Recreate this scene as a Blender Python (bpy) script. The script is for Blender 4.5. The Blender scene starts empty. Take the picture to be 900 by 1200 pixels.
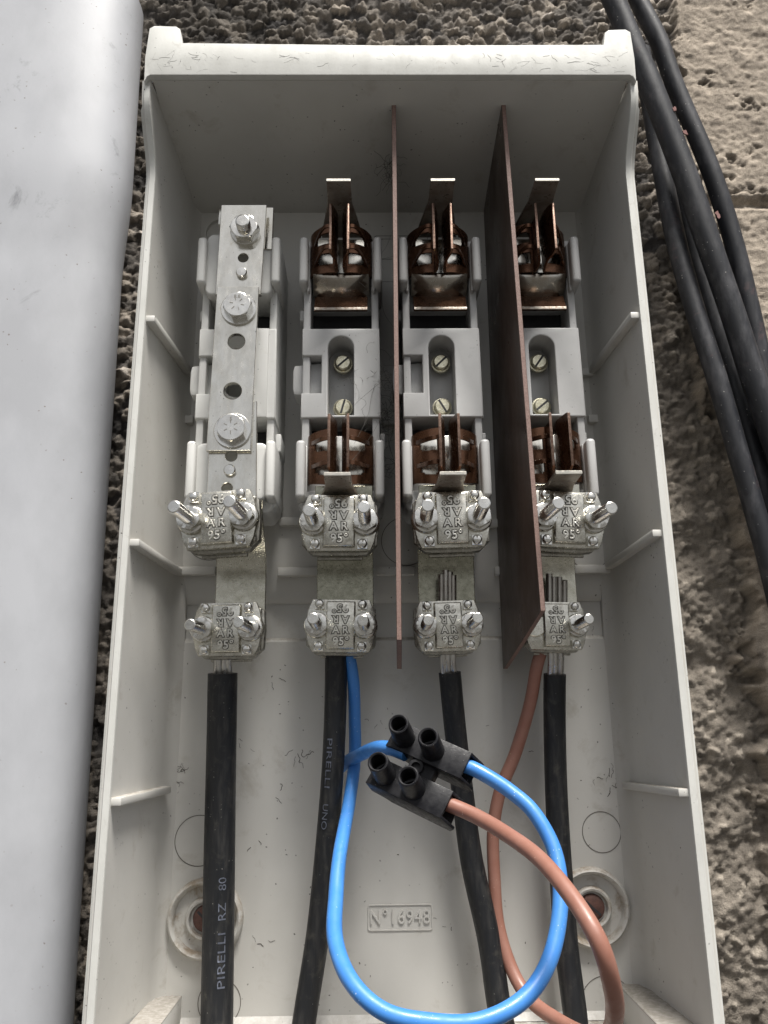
import bpy, bmesh, math, random
import numpy as np
from mathutils import Vector, Matrix
random.seed(7)
scene = bpy.context.scene
COL = scene.collection
R_ = math.radians

# ------------------------------------------------------------------ camera
CAM = np.array([-.011, -.4488, -.0958])
PITCH, YAW, ROLL, FPX = .2671, .015, -.0115, 962.3
Fv = np.array([math.sin(YAW)*math.cos(PITCH), math.cos(YAW)*math.cos(PITCH), math.sin(PITCH)])
Rv = np.cross(Fv, [0, 0, 1]); Rv /= np.linalg.norm(Rv)
Uv = np.cross(Rv, Fv)
Rv, Uv = Rv*math.cos(ROLL)+Uv*math.sin(ROLL), -Rv*math.sin(ROLL)+Uv*math.cos(ROLL)
cd = bpy.data.cameras.new('camera')
cam = bpy.data.objects.new('camera', cd); COL.objects.link(cam)
M = Matrix([[Rv[i], Uv[i], -Fv[i], CAM[i]] for i in range(3)]+[[0, 0, 0, 1]])
cam.matrix_world = M
cd.sensor_fit = 'VERTICAL'; cd.sensor_height = 36; cd.sensor_width = 27
cd.lens = FPX/1200*36
cd.clip_start = .01; cd.clip_end = 200
scene.camera = cam

def at(px, py, Y):
    """place measured in the photograph, at depth Y (metres, wall normal)"""
    d = Fv+Rv*(px-450)/FPX-Uv*(py-600)/FPX
    p = CAM+d*(Y-CAM[1])/d[1]
    return Vector(p)

# ------------------------------------------------------------------ light
SUN_EL, SUN_AZ = 67, 24          # degrees above horizon, degrees to the right of straight behind the camera
w = bpy.data.worlds.new('World'); scene.world = w; w.use_nodes = True
nt = w.node_tree; nt.nodes.clear()
sky = nt.nodes.new('ShaderNodeTexSky'); sky.sky_type = 'NISHITA'; sky.sun_disc = False
sky.sun_elevation = R_(SUN_EL); sky.sun_rotation = R_(180-SUN_AZ)
sky.air_density = 1.0; sky.dust_density = 5.0; sky.ozone_density = 1.0
hs = nt.nodes.new('ShaderNodeHueSaturation'); hs.inputs['Saturation'].default_value = .22
bg = nt.nodes.new('ShaderNodeBackground'); bg.inputs['Strength'].default_value = .085
wo = nt.nodes.new('ShaderNodeOutputWorld')
nt.links.new(sky.outputs[0], hs.inputs['Color']); nt.links.new(hs.outputs[0], bg.inputs[0]); nt.links.new(bg.outputs[0], wo.inputs[0])
sl = bpy.data.lights.new('sun', 'SUN'); sl.energy = 4.9; sl.angle = R_(18); sl.color = (1, .965, .91)
sun = bpy.data.objects.new('sun', sl); COL.objects.link(sun)
sd = Vector((math.sin(R_(SUN_AZ))*math.cos(R_(SUN_EL)), -math.cos(R_(SUN_AZ))*math.cos(R_(SUN_EL)), math.sin(R_(SUN_EL))))
sun.rotation_euler = sd.to_track_quat('Z', 'Y').to_euler(); sun.location = (.5, -1.5, 1.5)
vs = scene.view_settings
vs.view_transform = 'Standard'; vs.look = 'None'; vs.gamma = 1; vs.exposure = 0.50; vs.use_curve_mapping = False
scene.render.engine = 'CYCLES'
scene.cycles.max_bounces = 8

# ------------------------------------------------------------------ materials
def ramp(nt, src, p0, p1, c0=(0, 0, 0, 1), c1=(1, 1, 1, 1)):
    r = nt.nodes.new('ShaderNodeValToRGB')
    r.color_ramp.elements[0].position = p0; r.color_ramp.elements[1].position = p1
    r.color_ramp.elements[0].color = c0; r.color_ramp.elements[1].color = c1
    nt.links.new(src, r.inputs[0]); return r.outputs[0]
def noise(nt, vec, scale, detail=4, rough=.55, dist=0):
    n = nt.nodes.new('ShaderNodeTexNoise'); n.inputs['Scale'].default_value = scale
    n.inputs['Detail'].default_value = detail; n.inputs['Roughness'].default_value = rough
    n.inputs['Distortion'].default_value = dist
    nt.links.new(vec, n.inputs['Vector']); return n.outputs['Fac']
def mixc(nt, fac, a, b):
    m = nt.nodes.new('ShaderNodeMix'); m.data_type = 'RGBA'
    for v, s in ((fac, m.inputs['Factor']), (a, m.inputs['A']), (b, m.inputs['B'])):
        if isinstance(v, bpy.types.NodeSocket): nt.links.new(v, s)
        elif isinstance(v, (int, float)): s.default_value = v
        else: s.default_value = (*v[:3], 1)
    for s in m.inputs:
        pass
    # RGBA sockets share names; set by index to be safe
    ia, ib, io = m.inputs[6], m.inputs[7], m.outputs[2]
    for v, s in ((a, ia), (b, ib)):
        if isinstance(v, bpy.types.NodeSocket): nt.links.new(v, s)
        else: s.default_value = (*v[:3], 1)
    return io
def math_n(nt, op, a, b=None):
    m = nt.nodes.new('ShaderNodeMath'); m.operation = op
    for i, v in enumerate((a, b)):
        if v is None: continue
        if isinstance(v, bpy.types.NodeSocket): nt.links.new(v, m.inputs[i])
        else: m.inputs[i].default_value = v
    return m.outputs[0]
def mat(name, base, rough=.5, metal=0., var=None, vscale=30, vpos=(.35, .7), bump=.2, bscale=400, bdist=.0003,
        specks=None, speck_col=(.03, .028, .025), dirt=None, dirt_pos=(.55, .7), dscale=25, rvar=.15, spec=.5, streak=False, coat=0, dust=None):
    m = bpy.data.materials.new(name); m.use_nodes = True
    nt = m.node_tree; b = nt.nodes['Principled BSDF']
    tc = nt.nodes.new('ShaderNodeTexCoord'); oi = nt.nodes.new('ShaderNodeObjectInfo')
    add = nt.nodes.new('ShaderNodeVectorMath'); add.operation = 'ADD'
    sc = nt.nodes.new('ShaderNodeVectorMath'); sc.operation = 'SCALE'
    cmb = nt.nodes.new('ShaderNodeCombineXYZ')
    for i in range(3): nt.links.new(oi.outputs['Random'], cmb.inputs[i])
    nt.links.new(cmb.outputs[0], sc.inputs[0]); sc.inputs['Scale'].default_value = 3.0
    nt.links.new(tc.outputs['Object'], add.inputs[0]); nt.links.new(sc.outputs[0], add.inputs[1])
    v = add.outputs[0]
    if streak:
        mp = nt.nodes.new('ShaderNodeMapping'); mp.inputs['Scale'].default_value = streak if isinstance(streak, tuple) else (1, 1, .12)
        nt.links.new(v, mp.inputs[0]); vv = mp.outputs[0]
    else: vv = v
    col = base
    if var is not None:
        col = mixc(nt, ramp(nt, noise(nt, vv, vscale, 6, .62), *vpos), base, var)
    if dirt is not None:
        col = mixc(nt, ramp(nt, noise(nt, v, dscale, 8, .7, .4), *dirt_pos), col, dirt)
    if specks:
        # sparse fine marks: small voronoi cells gated by a broad noise
        vo = nt.nodes.new('ShaderNodeTexVoronoi'); vo.inputs['Scale'].default_value = specks
        wn = nt.nodes.new('ShaderNodeTexNoise'); wn.inputs['Scale'].default_value = specks*1.6
        nt.links.new(v, wn.inputs['Vector'])
        mv = nt.nodes.new('ShaderNodeVectorMath'); mv.operation = 'MULTIPLY_ADD'
        nt.links.new(wn.outputs['Color'], mv.inputs[0]); mv.inputs[1].default_value = (.6/specks,)*3; nt.links.new(v, mv.inputs[2])
        nt.links.new(mv.outputs[0], vo.inputs['Vector'])
        dot = math_n(nt, 'LESS_THAN', vo.outputs['Distance'], .17)
        sp = nt.nodes.new('ShaderNodeSeparateColor'); nt.links.new(vo.outputs['Color'], sp.inputs[0])
        gate = math_n(nt, 'GREATER_THAN', sp.outputs[0], .86)
        g2 = ramp(nt, noise(nt, v, specks*.09, 3), .45, .62)
        f = math_n(nt, 'MULTIPLY', math_n(nt, 'MULTIPLY', dot, gate), g2)
        col = mixc(nt, math_n(nt, 'MULTIPLY', f, .85), col, speck_col)
    if dust is not None:
        # dust that settled on faces turned to the sky
        ge = nt.nodes.new('ShaderNodeNewGeometry'); se = nt.nodes.new('ShaderNodeSeparateXYZ')
        nt.links.new(ge.outputs['Normal'], se.inputs[0])
        up = ramp(nt, se.outputs['Z'], .45, .8)
        f = math_n(nt, 'MULTIPLY', up, ramp(nt, noise(nt, v, 180, 6, .75), .35, .6))
        col = mixc(nt, f, col, dust)
    if isinstance(col, bpy.types.NodeSocket): nt.links.new(col, b.inputs['Base Color'])
    else: b.inputs['Base Color'].default_value = (*col, 1)
    b.inputs['Metallic'].default_value = metal
    b.inputs['Specular IOR Level'].default_value = spec
    b.inputs['Coat Weight'].default_value = coat
    if rvar:
        rr = nt.nodes.new('ShaderNodeMapRange'); nt.links.new(noise(nt, vv, vscale*2.3, 6, .6), rr.inputs[0])
        rr.inputs[1].default_value = .3; rr.inputs[2].default_value = .7
        rr.inputs[3].default_value = max(.05, rough-rvar); rr.inputs[4].default_value = min(1, rough+rvar)
        nt.links.new(rr.outputs[0], b.inputs['Roughness'])
    else: b.inputs['Roughness'].default_value = rough
    if bump:
        bp = nt.nodes.new('ShaderNodeBump'); bp.inputs['Strength'].default_value = bump; bp.inputs['Distance'].default_value = bdist
        nt.links.new(noise(nt, vv, bscale, 6, .65), bp.inputs['Height']); nt.links.new(bp.outputs[0], b.inputs['Normal'])
    return m

MT = {}
MT['shell'] = mat('shell_plastic', (.56, .55, .52), .48, var=(.49, .48, .45), vscale=9, bump=.12, bscale=700, specks=330, dirt=(.38, .355, .31), dirt_pos=(.57, .80), dscale=42, dust=(.27, .24, .20))
MT['rim'] = mat('weathered_rim_plastic', (.60, .60, .57), .6, var=(.51, .51, .48), vscale=60, bump=.25, bscale=900, specks=420, dirt=(.36, .34, .30), dirt_pos=(.60, .80), dscale=90, streak=(1, 1, .5))
MT['body'] = mat('fuse_base_plastic', (.45, .45, .445), .38, var=(.40, .40, .395), vscale=40, bump=.12, bscale=900, specks=500, dirt=(.34, .32, .29), dirt_pos=(.62, .85), dscale=80)
MT['body_light'] = mat('pale_base_plastic', (.60, .60, .58), .42, var=(.58, .58, .56), vscale=40, bump=.12, bscale=900, specks=500, dirt=(.40, .37, .32), dirt_pos=(.60, .85), dscale=80)
MT['steel'] = mat('zinc_plated_steel', (.72, .70, .64), .2, 1, var=(.54, .515, .45), vscale=120, vpos=(.40, .75), bump=.35, bscale=200, bdist=.00015, dirt=(.45, .39, .29), dirt_pos=(.60, .85), dscale=70, rvar=.1, streak=(1, 1, .45), specks=500)
MT['spring'] = mat('spring_steel', (.42, .40, .36), .22, 1, var=(.25, .2, .15), vscale=90, bump=.1, rvar=.08)
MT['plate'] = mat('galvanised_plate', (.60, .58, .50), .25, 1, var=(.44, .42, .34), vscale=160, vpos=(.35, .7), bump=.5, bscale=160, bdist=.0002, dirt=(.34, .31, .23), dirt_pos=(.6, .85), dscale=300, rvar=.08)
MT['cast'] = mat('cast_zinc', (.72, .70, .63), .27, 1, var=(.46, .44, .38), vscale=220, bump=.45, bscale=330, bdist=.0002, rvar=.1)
MT['castdark'] = mat('shaded_cast_zinc', (.42, .405, .36), .30, 1, var=(.26, .245, .21), vscale=220, bump=.4, bscale=330, bdist=.0002, rvar=.1)  # darker copy of the cast zinc, lower-jaw shade put into its colour
MT['platedark'] = mat('dark_greenish_plate', (.34, .33, .265), .25, 1, var=(.22, .215, .165), vscale=220, vpos=(.35, .7), bump=.4, bscale=200, bdist=.0002, dirt=(.42, .40, .32), dirt_pos=(.58, .75), dscale=260, rvar=.08)  # darker greenish plate metal for the second and third columns
MT['stud'] = mat('stud_steel', (.76, .75, .71), .23, 1, var=(.60, .58, .54), vscale=120, bump=.15, bscale=500, rvar=.08)
MT['letters'] = mat('cast_lettering', (.66, .64, .58), .38, 1, bump=.4, bscale=600)
MT['brown'] = mat('oxidised_contact', (.135, .066, .036), .27, .8, var=(.085, .042, .026), vscale=60, vpos=(.3, .75), bump=.15, bscale=400, bdist=.0001, dirt=(.20, .11, .06), dirt_pos=(.62, .85), dscale=90, rvar=.08)
MT['brown_edge'] = mat('worn_contact_edge', (.26, .18, .14), .42, .8, var=(.10, .055, .04), vscale=700, bump=.5, bscale=900)
MT['strapedge'] = mat('worn_strap_end', (.30, .285, .25), .45, .8, var=(.17, .12, .09), vscale=500, bump=.4)
MT['tab'] = mat('dark_pull_tab_steel', (.30, .265, .23), .36, .45, var=(.16, .12, .095), vscale=120, bump=.2)
MT['brightcut'] = mat('bright_cut_steel', (.48, .465, .42), .42, .9, var=(.55, .52, .46), vscale=400, bump=.3)
MT['barrier'] = mat('barrier_laminate', (.060, .040, .031), .38, var=(.080, .052, .040), vscale=20, bump=.12, bscale=800, streak=(1, 1, .5), specks=400, speck_col=(.2, .16, .14))
MT['barrier_edge'] = mat('barrier_cut_edge', (.25, .165, .14), .65, var=(.15, .09, .075), vscale=900, bump=.5, bscale=1500)
MT['black'] = mat('black_cable_sheath', (.010, .011, .013), .46, spec=.4, var=(.034, .033, .032), vscale=330, vpos=(.48, .72), bump=.5, bscale=700, streak=(1, 1, .16), specks=620, speck_col=(.25, .24, .22), dirt=(.07, .065, .055), dirt_pos=(.55, .85), dscale=120)
MT['wallcable'] = mat('outdoor_cable_sheath', (.016, .017, .021), .5, spec=.4, var=(.060, .060, .066), vscale=120, vpos=(.48, .7), bump=.3, bscale=600, specks=420, speck_col=(.36, .35, .33), dirt=(.12, .07, .07), dirt_pos=(.60, .8), dscale=45, streak=(1, 1, .35))
MT['print'] = mat('white_cable_print', (.20, .22, .28), .6, bump=0, var=(.10, .11, .14), vscale=500, vpos=(.4, .65))
MT['blue'] = mat('blue_insulation', (.045, .20, .56), .42, var=(.06, .23, .58), vscale=80, bump=.1, specks=700, speck_col=(.55, .65, .8), coat=.1)
MT['brownwire'] = mat('brown_insulation', (.25, .112, .080), .46, var=(.29, .145, .11), vscale=80, bump=.1, specks=600, speck_col=(.5, .35, .28))
MT['block'] = mat('black_terminal_plastic', (.007, .007, .009), .42, spec=.2, var=(.025, .025, .027), vscale=200, bump=.25, bscale=900, specks=900, speck_col=(.2, .19, .18))
MT['alu'] = mat('bare_aluminium_strand', (.66, .65, .62), .33, 1, bump=.3, bscale=500, var=(.45, .43, .4), vscale=200, streak=(1, 1, .2))
MT['copper'] = mat('bare_copper', (.55, .2, .12), .35, 1, bump=.3)
MT['rust'] = mat('rusty_screw', (.09, .05, .042), .7, .3, var=(.15, .075, .06), vscale=300, bump=.6, bscale=500)
MT['screw'] = mat('yellow_zinc_screw', (.72, .69, .54), .36, 1, var=(.52, .48, .34), vscale=400, bump=.5, bscale=500)
MT['dark'] = mat('cavity_shade_and_slots', (.03, .03, .032), .6)  # cavity shade put into the colour; also fills the screw slots
MT['boss'] = mat('dirty_boss_plastic', (.54, .53, .50), .55, var=(.48, .465, .43), vscale=30, bump=.2, bscale=700, specks=420, dirt=(.30, .25, .19), dirt_pos=(.50, .66), dscale=75, dust=(.24, .19, .14))
MT['line'] = mat('grime_filled_groove', (.13, .12, .105), .8, bump=0)
MT['dustpile'] = mat('settled_dust', (.27, .25, .22), .95, var=(.36, .34, .31), vscale=300, vpos=(.4, .65), bump=.7, bscale=900, bdist=.0005, spec=.1)
MT['duct'] = mat('painted_duct', (.43, .44, .465), .42, var=(.37, .378, .40), vscale=16, vpos=(.4, .62), bump=.15, bscale=500, specks=300, speck_col=(.16, .13, .11), dirt=(.24, .245, .26), dirt_pos=(.62, .72), dscale=26, rvar=.1, streak=(1, 1, .6))
MT['web'] = mat('cobweb_thread', (.10, .095, .085), .9, bump=0)
MT['mark'] = mat('dry_debris', (.06, .05, .04), .9, bump=0)

# ------------------------------------------------------------------ mesh helpers
def smooth(me, ang=35):
    me.shade_smooth()
    try: me.set_sharp_from_angle(angle=R_(ang))
    except Exception: pass
class MB:
    def __init__(s, sc=1.0): s.v = []; s.f = []; s.sc = sc; s.mi = []; s.cur = 0
    def add(s, vs, fs, mt=None):
        o = len(s.v); s.v += [tuple(Vector(v)*s.sc if mt is None else mt @ (Vector(v)*s.sc)) for v in vs]
        s.f += [tuple(i+o for i in f) for f in fs]; s.mi += [s.cur]*len(fs); return s
    def box(s, x0, x1, y0, y1, z0, z1, mt=None):
        vs = [(x, y, z) for x in (x0, x1) for y in (y0, y1) for z in (z0, z1)]
        return s.add(vs, [(0, 1, 3, 2), (4, 6, 7, 5), (0, 4, 5, 1), (2, 3, 7, 6), (0, 2, 6, 4), (1, 5, 7, 3)], mt)
    def loft(s, secs, closed=True, caps=True, mt=None):
        n = len(secs[0]); vs = [p for q in secs for p in q]; fs = []
        for i in range(len(secs)-1):
            for j in range(n if closed else n-1):
                a = i*n+j; b = i*n+(j+1) % n
                fs.append((a, b, b+n, a+n))
        if caps and closed:
            fs.append(tuple(reversed(range(n)))); fs.append(tuple((len(secs)-1)*n+j for j in range(n)))
        return s.add(vs, fs, mt)
    def prism(s, pts, a, b, axis='y', mt=None):
        f = {'y': lambda p, t: (p[0], t, p[1]), 'z': lambda p, t: (p[0], p[1], t), 'x': lambda p, t: (t, p[0], p[1])}[axis]
        return s.loft([[f(p, a) for p in pts], [f(p, b) for p in pts]], mt=mt)
    def lathe(s, prof, n=28, c=(0, 0, 0), mt=None, axis='y'):
        """prof: (radius, t) along axis; open ends closed when radius given"""
        secs = []
        for r, t in prof:
            q = []
            for k in range(n):
                a = 2*math.pi*k/n; x, z = r*math.cos(a), r*math.sin(a)
                q.append((c[0]+x, c[1]+t, c[2]+z) if axis == 'y' else (c[0]+x, c[1]+z, c[2]+t))
            secs.append(q)
        return s.loft(secs, mt=mt)
    def tube(s, pts, r, n=10, caps=True):
        pts = [Vector(p) for p in pts]; secs = []
        up = Vector((0.01, -1, 0.02))
        for i, p in enumerate(pts):
            t = (pts[min(i+1, len(pts)-1)]-pts[max(i-1, 0)]).normalized()
            if abs(t.dot(up.normalized())) > .98 and i == 0: up = Vector((1, 0, 0))
            a = (up-t*up.dot(t)).normalized(); up = a; b = t.cross(a)
            rr = r[i] if isinstance(r, (list, tuple)) else r
            secs.append([p+a*rr*math.cos(2*math.pi*k/n)+b*rr*math.sin(2*math.pi*k/n) for k in range(n)])
        return s.loft(secs, caps=caps)
    def mesh(s, name, bevel=0, seg=2, ang=35, weld=False):
        me = bpy.data.meshes.new(name); me.from_pydata(s.v, [], s.f)
        me.polygons.foreach_set('material_index', s.mi)
        bm = bmesh.new(); bm.from_mesh(me)
        if weld: bmesh.ops.remove_doubles(bm, verts=bm.verts, dist=1e-6)
        bmesh.ops.recalc_face_normals(bm, faces=bm.faces)
        if bevel:
            es = [e for e in bm.edges if len(e.link_faces) == 2 and e.calc_face_angle(0) > R_(28)]
            bmesh.ops.bevel(bm, geom=es, offset=bevel, segments=seg, profile=.5, affect='EDGES', clamp_overlap=True)
        bm.to_mesh(me); bm.free(); smooth(me, ang); return me
def sheet(outer, holes, y0, y1, bevel=0, sc=.001, name='sheet', seg=2):
    """flat plate with holes in the xz plane, from depth y0 to y1"""
    cu = bpy.data.curves.new(name, 'CURVE'); cu.dimensions = '2D'; cu.fill_mode = 'BOTH'
    for pts in [outer]+list(holes):
        sp = cu.splines.new('POLY'); sp.points.add(len(pts)-1)
        for i, p in enumerate(pts): sp.points[i].co = (p[0]*sc, p[1]*sc, 0, 1)
        sp.use_cyclic_u = True
    th = abs(y1-y0)*sc
    cu.extrude = th/2-bevel*sc; cu.bevel_depth = bevel*sc; cu.bevel_resolution = seg-1; cu.offset = -bevel*sc
    o = bpy.data.objects.new(name, cu); COL.objects.link(o)
    me = bpy.data.meshes.new_from_object(o); bpy.data.objects.remove(o); bpy.data.curves.remove(cu)
    me.transform(Matrix.Translation((0, (y0+y1)/2*sc, 0)) @ Matrix.Rotation(math.pi/2, 4, 'X'))
    bm = bmesh.new(); bm.from_mesh(me); bmesh.ops.remove_doubles(bm, verts=bm.verts, dist=1e-7)
    bmesh.ops.recalc_face_normals(bm, faces=bm.faces); bm.to_mesh(me); bm.free()
    smooth(me); return me
def textmesh(body, size, th, bevel=0, align='CENTER', space=1.0):
    cu = bpy.data.curves.new('lettering', 'FONT'); cu.body = body; cu.size = size; cu.extrude = th; cu.bevel_depth = bevel
    cu.align_x = align; cu.align_y = 'CENTER'; cu.space_character = space; cu.resolution_u = 4
    o = bpy.data.objects.new('lettering', cu); COL.objects.link(o)
    me = bpy.data.meshes.new_from_object(o); bpy.data.objects.remove(o); bpy.data.curves.remove(cu)
    me.transform(Matrix.Rotation(math.pi/2, 4, 'X')); return me
def joinm(name, parts):
    """join (mesh, matrix) pairs into one mesh, keeping material index 0"""
    bm = bmesh.new()
    for me, mt in parts:
        t = me.copy()
        if mt is not None: t.transform(mt)
        bm.from_mesh(t); bpy.data.meshes.remove(t)
    out = bpy.data.meshes.new(name); bm.to_mesh(out); bm.free(); smooth(out); return out
def circ(cx, cz, r, n=24): return [(cx+r*math.cos(2*math.pi*k/n), cz+r*math.sin(2*math.pi*k/n)) for k in range(n)]
def rrect(x0, x1, z0, z1, r, n=5):
    p = []
    for cx, cz, a0 in ((x1-r, z1-r, 0), (x0+r, z1-r, 90), (x0+r, z0+r, 180), (x1-r, z0+r, 270)):
        for k in range(n+1):
            a = R_(a0+90*k/n); p.append((cx+r*math.cos(a), cz+r*math.sin(a)))
    return p
def hexa(r, rot=0): return [(r*math.cos(R_(60*k+rot)), r*math.sin(R_(60*k+rot))) for k in range(6)]
def spline(pts, step=.002):
    """Catmull-Rom through control points, resampled"""
    P = [Vector(p) for p in pts]; P = [2*P[0]-P[1]]+P+[2*P[-1]-P[-2]]
    out = []
    for i in range(1, len(P)-2):
        n = max(2, int((P[i+1]-P[i]).length/step))
        for k in range(n):
            t = k/n; a, b, c, d = P[i-1:i+3]
            out.append(.5*((2*b)+(c-a)*t+(2*a-5*b+4*c-d)*t*t+(3*b-a-3*c+d)*t**3))
    out.append(P[-2]); return out

# ------------------------------------------------------------------ object helpers
def thing(name, label, cat, loc=(0, 0, 0), group=None, rot=None):
    o = bpy.data.objects.new(name, None); COL.objects.link(o); o.location = loc; o.empty_display_size = .01
    if rot: o.rotation_euler = rot
    o['label'] = label; o['category'] = cat
    if group: o['group'] = group
    return o
def part(name, me, m, parent, label=None, loc=None, rot=None, kind=None):
    o = bpy.data.objects.new(name, me); COL.objects.link(o); o.parent = parent
    if m is not None:
        me.materials.clear()
        for q in (m if isinstance(m, (list, tuple)) else [m]): me.materials.append(q)
    if loc is not None: o.location = loc
    if rot is not None: o.rotation_euler = rot
    if label: o['label'] = label
    if kind: o['kind'] = kind
    return o
def single(name, me, m, label=None, cat=None, group=None, kind=None, loc=None):
    o = part(name, me, m, None, loc=loc)
    if label: o['label'] = label
    if cat: o['category'] = cat
    if group: o['group'] = group
    if kind: o['kind'] = kind
    return o
def copy_tree(root, loc, label=None):
    r = root.copy(); COL.objects.link(r); r.location = loc
    if label: r['label'] = label
    out = {}
    for ch in list(root.children):
        c = ch.copy(); COL.objects.link(c); c.parent = r
        for g in list(ch.children):
            d = g.copy(); COL.objects.link(d); d.parent = c
    return r

# ================================================================== SETTING: the rough wall
def hashn(ix, iz, seed):
    h = (ix.astype(np.int64)*374761393+iz.astype(np.int64)*668265263+seed*982451653) & 0x7fffffff
    h = ((h ^ (h >> 13))*1274126177) & 0x7fffffff
    h = h ^ (h >> 16); return (h & 0xffff)/65535.0
def vnoise(x, z, seed):
    ix = np.floor(x).astype(int); iz = np.floor(z).astype(int); fx = x-ix; fz = z-iz
    fx = fx*fx*(3-2*fx); fz = fz*fz*(3-2*fz)
    a = hashn(ix, iz, seed); b = hashn(ix+1, iz, seed); c = hashn(ix, iz+1, seed); d = hashn(ix+1, iz+1, seed)
    return (a*(1-fx)+b*fx)*(1-fz)+(c*(1-fx)+d*fx)*fz
def fbm(x, z, seed, oct=5, g=.5):
    s = 0; a = 1; t = 0
    for k in range(oct): s = s+a*vnoise(x*2**k+k*17.3, z*2**k+k*9.1, seed+k); t += a; a *= g
    return s/t
def worley(x, z, seed):
    ix = np.floor(x).astype(int); iz = np.floor(z).astype(int)
    best = np.full(x.shape, 9.); bid = np.zeros(x.shape); sec = np.full(x.shape, 9.)
    for dx in (-1, 0, 1):
        for dz in (-1, 0, 1):
            jx, jz = ix+dx, iz+dz
            px = jx+.15+.7*hashn(jx, jz, seed); pz = jz+.15+.7*hashn(jx, jz, seed+5)
            st = .7+.6*hashn(jx, jz, seed+9)
            d = np.hypot((px-x)*st, (pz-z)/st)
            m = d < best; sec = np.where(m, best, np.minimum(sec, d)); best = np.where(m, d, best); bid = np.where(m, hashn(jx, jz, seed+3), bid)
    return best, sec, bid
WALL_Y = .108
def build_wall():
    x0, x1, z0, z1, st = -.44, .48, -.45, .62, .00135
    nx = int((x1-x0)/st); nz = int((z1-z0)/st)
    X, Z = np.meshgrid(np.linspace(x0, x1, nx), np.linspace(z0, z1, nz))
    wx = X+.004*(fbm(X*60, Z*60, 71, 3)-.5); wz = Z+.004*(fbm(X*60, Z*60, 72, 3)-.5)
    # pebbly mortar
    wx = wx+.003*(fbm(X*170, Z*170, 73, 3)-.5); wz = wz+.003*(fbm(X*170, Z*170, 74, 3)-.5)
    f1, s1, id1 = worley(wx/.0105, wz/.0088, 11)
    f2, s2, id2 = worley(wx/.0050, wz/.0046, 23)
    f3, s3, id3 = worley(wx/.0026, wz/.0026, 29)
    peb = np.clip((s1-f1)*2.4, 0, 1)**.55*(.1+.9*id1)*(id1 > .30)
    peb2 = np.clip((s2-f2)*2.2, 0, 1)**.6*(.2+.8*id2)*(id2 > .25)
    peb3 = np.clip((s3-f3)*2.2, 0, 1)**.6*id3
    broad = fbm(X/.05, Z/.05, 31, 5, .55)-.5
    fine = fbm(X/.006, Z/.006, 41, 4, .6)-.5
    grit = fbm(X/.0028, Z/.0028, 42, 3, .7)-.5
    # pebbly toward the top, smeared mortar lower down on the right
    low = np.clip((.20-Z+.12*broad)/.08, 0, 1)*np.clip((X-.1)/.05, 0, 1)
    rid = fbm(X/.020+.5*broad, Z/.017, 51, 6, .62)
    f4, s4, id4 = worley(wx/.019+.4*fbm(X/.02, Z/.02, 55, 3), wz/.015, 37)
    lump = np.clip((s4-f4)*1.8, 0, 1)**.5*(.2+.8*id4)
    hA = (1-.8*low)*(peb*.0048+peb2*.0028+peb3*.0008)+low*(rid*.008+lump*.0022+.0016*peb2*(id2 > .5)+.0011*peb3-.006)+broad*.016+fine*.0024+grit*.0016
    # pale rendered blocks on the right, a little proud, with a recessed mortar joint
    ek = sorted([(at(x, y, .102).z, at(x, y, .102).x) for x, y in ((785, 20), (790, 100), (806, 250), (822, 420), (850, 560), (872, 700), (893, 860), (884, 960), (905, 1080), (930, 1200))])
    edge = np.interp(Z, [k[0] for k in ek], [k[1] for k in ek])+.030*(fbm(X*0+1.3, Z/.04, 61, 4, .6)-.5)+.03*(fbm(X/.012, Z/.012, 66, 4, .6)-.5)
    mB = np.clip((X-edge)/.007, 0, 1)
    jz = .298+.004*(fbm(X/.02, Z*0, 62, 3)-.5)
    joint = np.clip(1-np.abs(Z-jz)/.0065, 0, 1)
    pit = np.clip(fbm(X/.022, Z/.014, 63, 6, .68)-.68, 0, 1)
    hB = .010-joint*.007*np.clip((fbm(X/.03, Z/.03, 64, 3))*1.6, 0, 1)-np.minimum(pit*.03, .003)+.0030*(fbm(X/.006, Z/.0045, 65, 5, .72)-.5)+.0016*grit+.006*(broad)
    H = hA*(1-mB)+(hB+.004)*mB
    Y = WALL_Y-H
    vs = np.stack([X, Y, Z], -1).reshape(-1, 3)
    i = np.arange(nx*nz).reshape(nz, nx)
    f = np.stack([i[:-1, :-1], i[:-1, 1:], i[1:, 1:], i[1:, :-1]], -1).reshape(-1, 4)
    me = bpy.data.meshes.new('wall')
    me.vertices.add(len(vs)); me.vertices.foreach_set('co', vs.ravel())
    me.loops.add(f.size); me.loops.foreach_set('vertex_index', f.ravel().astype(np.int32))
    me.polygons.add(len(f)); me.polygons.foreach_set('loop_start', (np.arange(len(f))*4).astype(np.int32))
    me.update(calc_edges=True); me.validate(); me.shade_smooth()
    # stone colour (albedo of each pebble, mortar and render)
    st1 = (peb > .12) & (low < .5); r = hashn((id1*9999).astype(int), (id1*777).astype(int), 4)
    c = np.zeros(X.shape+(4,)); c[..., 3] = 1
    mort = np.array([.16, .145, .13]); dark = np.array([.085, .08, .078])
    k = np.clip(fbm(X/.03, Z/.03, 81, 4)*2.2-.6, 0, 1)[..., None]
    base = mort*k+dark*(1-k)
    stone = np.stack([.13+.22*r, .12+.19*r, .11+.155*r], -1)
    base = np.where(st1[..., None], stone, base)
    base = np.where((id1 > .965)[..., None] & (f1 < .3)[..., None], np.array([.55, .5, .45]), base)
    lowc = np.array([.23, .205, .175])*(.45+1.1*fbm(X/.010, Z/.010, 83, 5, .65)[..., None])
    lowc = np.where((id2 > .9)[..., None], lowc*1.7, lowc)
    base = base*(1-low[..., None])+lowc*low[..., None]
    left_dark = np.clip((-.02-X+.10*broad)/.08, 0, 1)[..., None]
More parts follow.
